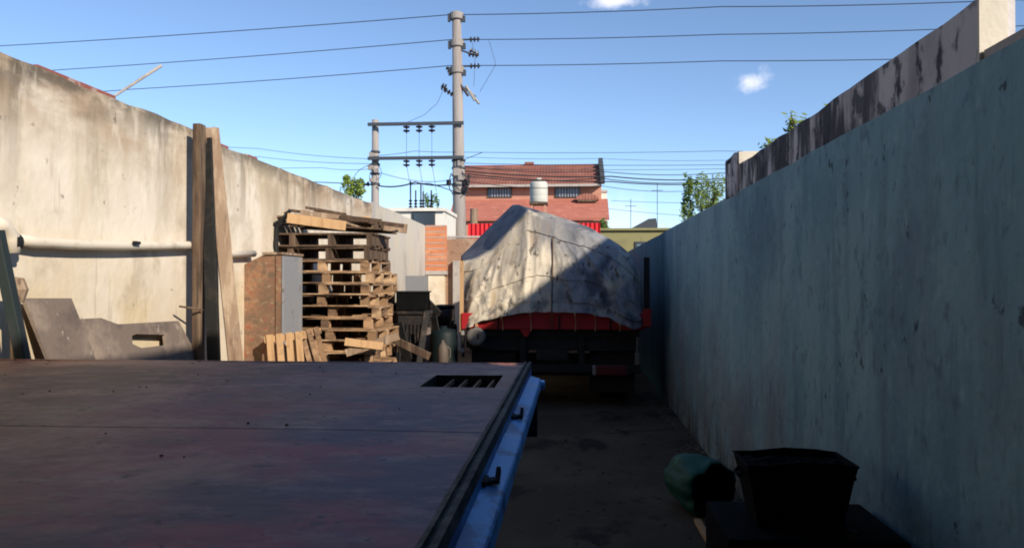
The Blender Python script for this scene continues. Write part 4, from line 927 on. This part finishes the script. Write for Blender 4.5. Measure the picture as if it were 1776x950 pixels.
# ------------------------------------------------------------------ near flatbed
BZ = EYE - .45; bx1 = -.222; bx0 = -3.35; by1 = at(500, 627, Z=BZ).y; by0 = -1.6
T = thing('flatbed_truck', 'worn flatbed deck with a blue side rail filling the left foreground', 'truck', (bx0, by1, 0))
def FB(x, y, z): return (x - bx0, y - by1, z)
def fbb(mb, a, b): return mb.bb(FB(*a), FB(*b))
ys = at(400, 743, Z=BZ).y
sx0, sx1, sy0, sy1 = at(742, 660, Z=BZ).x, at(866, 660, Z=BZ).x, at(800, 671, Z=BZ).y, at(800, 650, Z=BZ).y
xi = bx1 - .040
def sheet(mb, x0, x1, y0, y1, z=BZ, th=.006, amp=.004):
    nx = max(2, int((x1 - x0) / .08)); ny = max(2, int((y1 - y0) / .08)); rr = []
    for j in range(ny + 1):
        rr.append([Vector(FB(x0 + (x1 - x0) * i / nx, y0 + (y1 - y0) * j / ny, z + amp * noise.noise(Vector(((x0 + (x1 - x0) * i / nx) * 1.5, (y0 + (y1 - y0) * j / ny) * 1.5, 0))))) for i in range(nx + 1)])
    mb.grid(rr)
d = MB(); sheet(d, bx0, xi, by0, ys - .004); d.build('deck_plate', M_deck, T, smooth=True)
d = MB(); sheet(d, bx0, sx0, ys + .004, by1 - .03); sheet(d, sx1, xi, ys + .004, by1 - .03); sheet(d, sx0, sx1, ys + .004, sy0); sheet(d, sx0, sx1, sy1, by1 - .03)
d.build('deck_plate', M_deck, T, smooth=True)
d = MB(); fbb(d, (bx0, by1 - .03, BZ - .10), (bx1, by1, BZ + .004)); d.build('front_edge', M_deck, T, bevel=.004)
# slot walls and bars
d = MB(); fbb(d, (sx0 - .01, sy0 - .01, BZ - .14), (sx0, sy1 + .01, BZ - .004)); fbb(d, (sx1, sy0 - .01, BZ - .14), (sx1 + .01, sy1 + .01, BZ - .004)); fbb(d, (sx0, sy0 - .01, BZ - .14), (sx1, sy0, BZ - .004)); fbb(d, (sx0, sy1, BZ - .14), (sx1, sy1 + .01, BZ - .004)); fbb(d, (sx0 - .01, sy0 - .01, BZ - .15), (sx1 + .01, sy1 + .01, BZ - .141)); d.build('slot_box', M_black, T)
for i in range(1, 5):
    x = sx0 + (sx1 - sx0) * i / 5 + .02; d = MB(); d.bar(FB(x, sy0 + .002, BZ - .03), FB(x, sy1 - .002, BZ - .03), .010, .02); d.build('slot_bar', M_rust, T)
# joists under deck
d = MB()
for y in [by1 - .3 - i * .6 for i in range(9)]: fbb(d, (bx0 + .1, y - .04, BZ - .30), (xi - .02, y + .04, BZ - .16))
d.build('joist', M_black, T)
# rim and rails
n = 90; prof = []
d = MB(); rr = []
for i in range(n + 1):
    y = by0 + (by1 - .002 - by0) * i / n; nn = noise.noise(Vector((y * 9, 0, 0))) * .004; n2 = noise.noise(Vector((y * 6, 4, 0))) * .006
    rr.append([Vector(FB(*q)) for q in ((xi + .001, y, BZ - .02), (xi + .002 + n2 * .5, y, BZ + .010 + nn), (xi + .014, y, BZ + .013 + nn), (xi + .016, y, BZ + .004), (xi + .022, y, BZ + .004), (xi + .025, y, BZ + .011), (bx1, y, BZ + .012), (bx1 + .002, y, BZ - .02), (bx1, y, BZ - .022))])
d.grid(rr); d.build('rim', M_rim, T)
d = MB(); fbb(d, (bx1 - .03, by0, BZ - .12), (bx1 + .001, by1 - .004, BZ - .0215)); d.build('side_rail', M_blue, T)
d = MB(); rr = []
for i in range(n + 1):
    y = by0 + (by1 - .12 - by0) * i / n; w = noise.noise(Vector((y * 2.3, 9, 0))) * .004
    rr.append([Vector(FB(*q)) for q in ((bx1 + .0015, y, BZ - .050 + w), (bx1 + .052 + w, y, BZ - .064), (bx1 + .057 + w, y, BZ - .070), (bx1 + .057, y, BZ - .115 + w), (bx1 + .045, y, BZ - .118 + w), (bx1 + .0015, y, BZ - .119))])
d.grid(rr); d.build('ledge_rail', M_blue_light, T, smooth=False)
for vy in (820, 714, 1010):
    y = at(848, vy, X=bx1).y if vy < 1000 else 1.2
    y = {820: 1.93, 714: 2.86, 1010: 1.0}[vy]
    h = MB(); h.bar(FB(bx1 + .004, y, BZ - .050), FB(bx1 + .034, y + .015, BZ - .046), .034, .012); h.bar(FB(bx1 + .006, y - .035, BZ - .046), FB(bx1 + .006, y + .035, BZ - .046), .014, .014); h.bar(FB(bx1 + .035, y + .014, BZ - .052), FB(bx1 + .036, y + .05, BZ - .026), .012, .02)
    h.build('tie_hook', M_black, T, bevel=.003)
d = MB(); fbb(d, (bx1 + .003, by1 - .115, BZ - .13), (bx1 + .075, by1 - .02, BZ - .085)); d.build('rail_end', M_blue_light, T, bevel=.006)
def fwheel(x, y, r=.46, w=.28):
    wl = MB().lathe([(r * .55, -w / 2), (r * .9, -w / 2), (r, -w / 2 + .04), (r, w / 2 - .04), (r * .9, w / 2), (r * .55, w / 2), (r * .5, 0), (r * .55, -w / 2)], FB(x, y, r + .006), 28, (1, 0, 0)).build('wheel', M_rubber, T, smooth=True)
    MB().lathe([(0, -.08), (r * .54, -.08), (r * .54, .08), (0, .08)], FB(x, y, r + .006), 20, (1, 0, 0)).build('rim', M_ring, wl)
for x in (-.48, -3.05):
    for y in (.2, 2.9): fwheel(x, y)
d = MB(); fbb(d, (-.16 - .06, by1 - .5, BZ - .30), (-.16 - .01, by1 - .38, BZ - .14)); d.build('hanging_bracket', M_black, T)
d = MB(); fbb(d, (-2.4, by0, BZ - .5), (-2.2, by1 - .1, BZ - .301)); fbb(d, (-1.3, by0, BZ - .5), (-1.1, by1 - .1, BZ - .301)); fbb(d, (-3.0, .16, .40), (-.5, .26, .52)); fbb(d, (-3.0, 2.86, .40), (-.5, 2.96, .52))
for yy in (.21, 2.91):
    for xx in (-2.3, -1.2): fbb(d, (xx - .05, yy - .04, .521), (xx + .05, yy + .04, BZ - .501))
d.build('chassis', M_black, T)

# ------------------------------------------------------------------ bottom right items
bt = .73
t = thing('dark_cabinet', 'black box cabinet against the right wall under the flared tub', 'cabinet', (.62, 3.15, 0))
MB().bb((0, 0, .06), (.70, .55, bt)).build('body', M_box, t, bevel=.01)
MB().bb((.03, .03, .006), (.66, .52, .058)).build('plinth', M_box, t)
for k in range(2): MB().bb((.01 + k * .345, -.012, .1), (.34 + k * .345, -.001, bt - .04)).build('door', M_box, t)
for k in range(2): MB().tube([(.30 + k * .08, -.013, .4), (.30 + k * .08, -.035, .41), (.30 + k * .08, -.035, .49), (.30 + k * .08, -.013, .5)], .006, 6).build('handle', M_black, t)
# bin
a, b = at(1290, 800, Y=3.35), at(1478, 800, Y=3.35)
w = b.x - a.x; cx = (a.x + b.x) / 2; h = a.z - bt
t = thing('black_bin', 'open black flared tub standing on the dark cabinet', 'tub', (cx, 3.42, bt + .002))
mb = MB(); o_ = []
for (z_, k) in ((0, .78), (.02, .79), (h * .75, .93), (h, 1.0), (h + .008, 1.03), (h + .008, .97), (h * .75, .88), (.02, .73)):
    ring = []
    for (cx_, cy_) in ((-1, -1), (-.6, -1.0), (0, -1.0), (.6, -1.0), (1, -1), (1, 0), (1, 1), (.6, 1), (0, 1), (-.6, 1), (-1, 1), (-1, 0)):
        ring.append(Vector((cx_ * w / 2 * k, cy_ * .14 * k, z_ + (.010 * math.sin(cx_ * 3 + 1) if z_ > .1 else 0))))
    ring.append(ring[0]); o_.append(ring)
mb.grid(o_); mb.f.append(tuple(range(12))); mb.f.append(tuple(range(7 * 13, 7 * 13 + 12)))
mb.build('tub_shell', M_box, t)
mb = MB(); mb.grid([[Vector((w * .44 * (i / 6 - 1) if i < 6 else w * .44 * (i / 6 - 1), .11 * (j / 4 - 1), h * .93 + .02 * noise.noise(Vector((i * .7, j * .9, 2))))) for i in range(13)] for j in range(9)]); mb.build('contents', M_box, t)
MB().tube([(w * .49, -.05, h * .8), (w * .55, -.04, h * .72), (w * .55, .04, h * .72), (w * .49, .05, h * .8)], .008, 6).build('handle', M_box, t)
MB().tube([(-w * .49, -.05, h * .8), (-w * .53, -.04, h * .74), (-w * .53, .04, h * .74), (-w * .49, .05, h * .8)], .008, 6).build('handle', M_box, t)
a = at(1466, 852, Y=3.15)
tag(MB().lathe([(0, 0), (.018, 0), (.022, .02), (.016, .055), (0, .06)], (0, 0, 0), 12).build('small_cup', M_engine, loc=(a.x + .02, 3.12, bt + .001)), 'tiny dull cup on the cabinet right of the black tub', 'cup')
# bag
t = thing('green_bag', 'green woven bag lying on the floor against the right wall with a dark mouth', 'bag', (.96, 6.1, .006))
axis = Vector((.22, -.62, -.02)).normalized(); c0 = Vector((-.10, .30, .21)); prof = [(0, .0), (.07, .005), (.13, .03), (.18, .10), (.21, .20), (.22, .32), (.215, .44), (.225, .54), (.205, .545), (.18, .48), (.15, .25), (0, .2)]
m3 = axis.to_track_quat('Z', 'Y').to_matrix(); rr = []
for (r, zz) in prof:
    ring = []
    for k in range(57):
        an = 2 * math.pi * (k % 56) / 56; d_ = Vector((math.cos(an), math.sin(an), 0))
        cr = (1 - abs(noise.noise(Vector((d_.x * 2.2, d_.y * 2.2, zz * 7))))) ** 5
        nn = 1 + .22 * noise.noise(Vector((d_.x * 1.6, d_.y * 1.6, zz * 6))) + .08 * noise.noise(Vector((d_.x * 5, d_.y * 5, zz * 20))) - .12 * cr
        p = c0 + m3 @ Vector((d_.x * r * nn, d_.y * r * nn, zz + .03 * noise.noise(Vector((d_.x * 2, d_.y * 2, 5))))); p.z = max(p.z, .004); p.x = min(p.x, XR - .96 - .01); ring.append(p)
    rr.append(ring)
mb = MB(); mb.grid(rr[:9]); o = mb.build('sack', M_bag, t, smooth=True)
ss = o.modifiers.new('sub', 'SUBSURF'); ss.levels = 1; ss.render_levels = 1
mb = MB(); mb.grid(rr[8:]); mb.build('mouth_lining', M_box, t, smooth=True)
for j, (xa, xb, ya, yb, lab) in enumerate(((.905, .925, 5.75, 4.6, 'pale batten lying on the floor in front of the green bag, nearer the truck lane'), (.965, .985, 5.6, 4.5, 'thinner brownish batten lying on the floor beside the pale one'))):
    tag(MB().bar((xa, ya, .020), (xb, yb, .020), .03 if j else .045, .025).build('batten', M_wood_light if j == 0 else M_wood_mid), lab, 'batten')
rnd = random.Random(77)
for k, (x0, y0) in enumerate(((.1, 5.0), (.9, 7.2), (.4, 9.0))):
    x, y, a_ = x0, y0, rnd.uniform(-.6, .6); pts = []
    for q in range(26): pts.append((x, y, .0062)); a_ += rnd.uniform(-.5, .5); x += .06 * math.cos(a_); y += .06 * math.sin(a_) + .01
    o = MB().tube(pts, .0035, 4).build('floor_crack', M_box); o['kind'] = 'stuff'; mb = MB()
for i in range(420):
    e = rnd.random() < .6; x = (XR - abs(rnd.gauss(0, .12)) - .02) if e else rnd.uniform(-.15, XR - .05); y = rnd.uniform(4.0, 12.0); q = rnd.uniform(.004, .016)
    mb.box((x, y, .006 + q * .4), (q * rnd.uniform(1, 2), q, q * .8), Matrix.Rotation(rnd.uniform(0, 3), 3, 'Z'), .6)
tag(mb.build('gravel', M_floor), None, None, None, 'stuff')
mb = MB()
for i in range(70):
    x = XR - abs(rnd.gauss(0, .2)) - .03; y = rnd.uniform(4.2, 11.5); a = rnd.uniform(0, 6.28); q = rnd.uniform(.015, .035); z0 = .012
    mb.add([(x - q * math.cos(a), y - q * math.sin(a), z0), (x + q * .4 * math.sin(a), y - q * .4 * math.cos(a), z0 + .006), (x + q * math.cos(a), y + q * math.sin(a), z0 + .002), (x - q * .4 * math.sin(a), y + q * .4 * math.cos(a), z0 + .008)], [(0, 1, 2, 3)])
tag(mb.build('fallen_leaves', M_wood_mid), None, None, None, 'stuff')
# stray bits on the deck
rnd = random.Random(21)
mb = MB()
for i in range(46):
    x, y = rnd.uniform(-3.2, -.4), rnd.uniform(1.9, 4.2); s = rnd.uniform(.0015, .0045)
    if sx0 - .03 < x < sx1 + .03 and sy0 - .03 < y < sy1 + .03: continue
    mb.box((x, y, BZ + s * .5 + .003), (s * rnd.uniform(1, 2.4), s * 1.3, s), Matrix.Rotation(rnd.uniform(0, 3), 3, 'Z'))
tag(mb.build('debris', M_box), None, None, None, 'stuff')
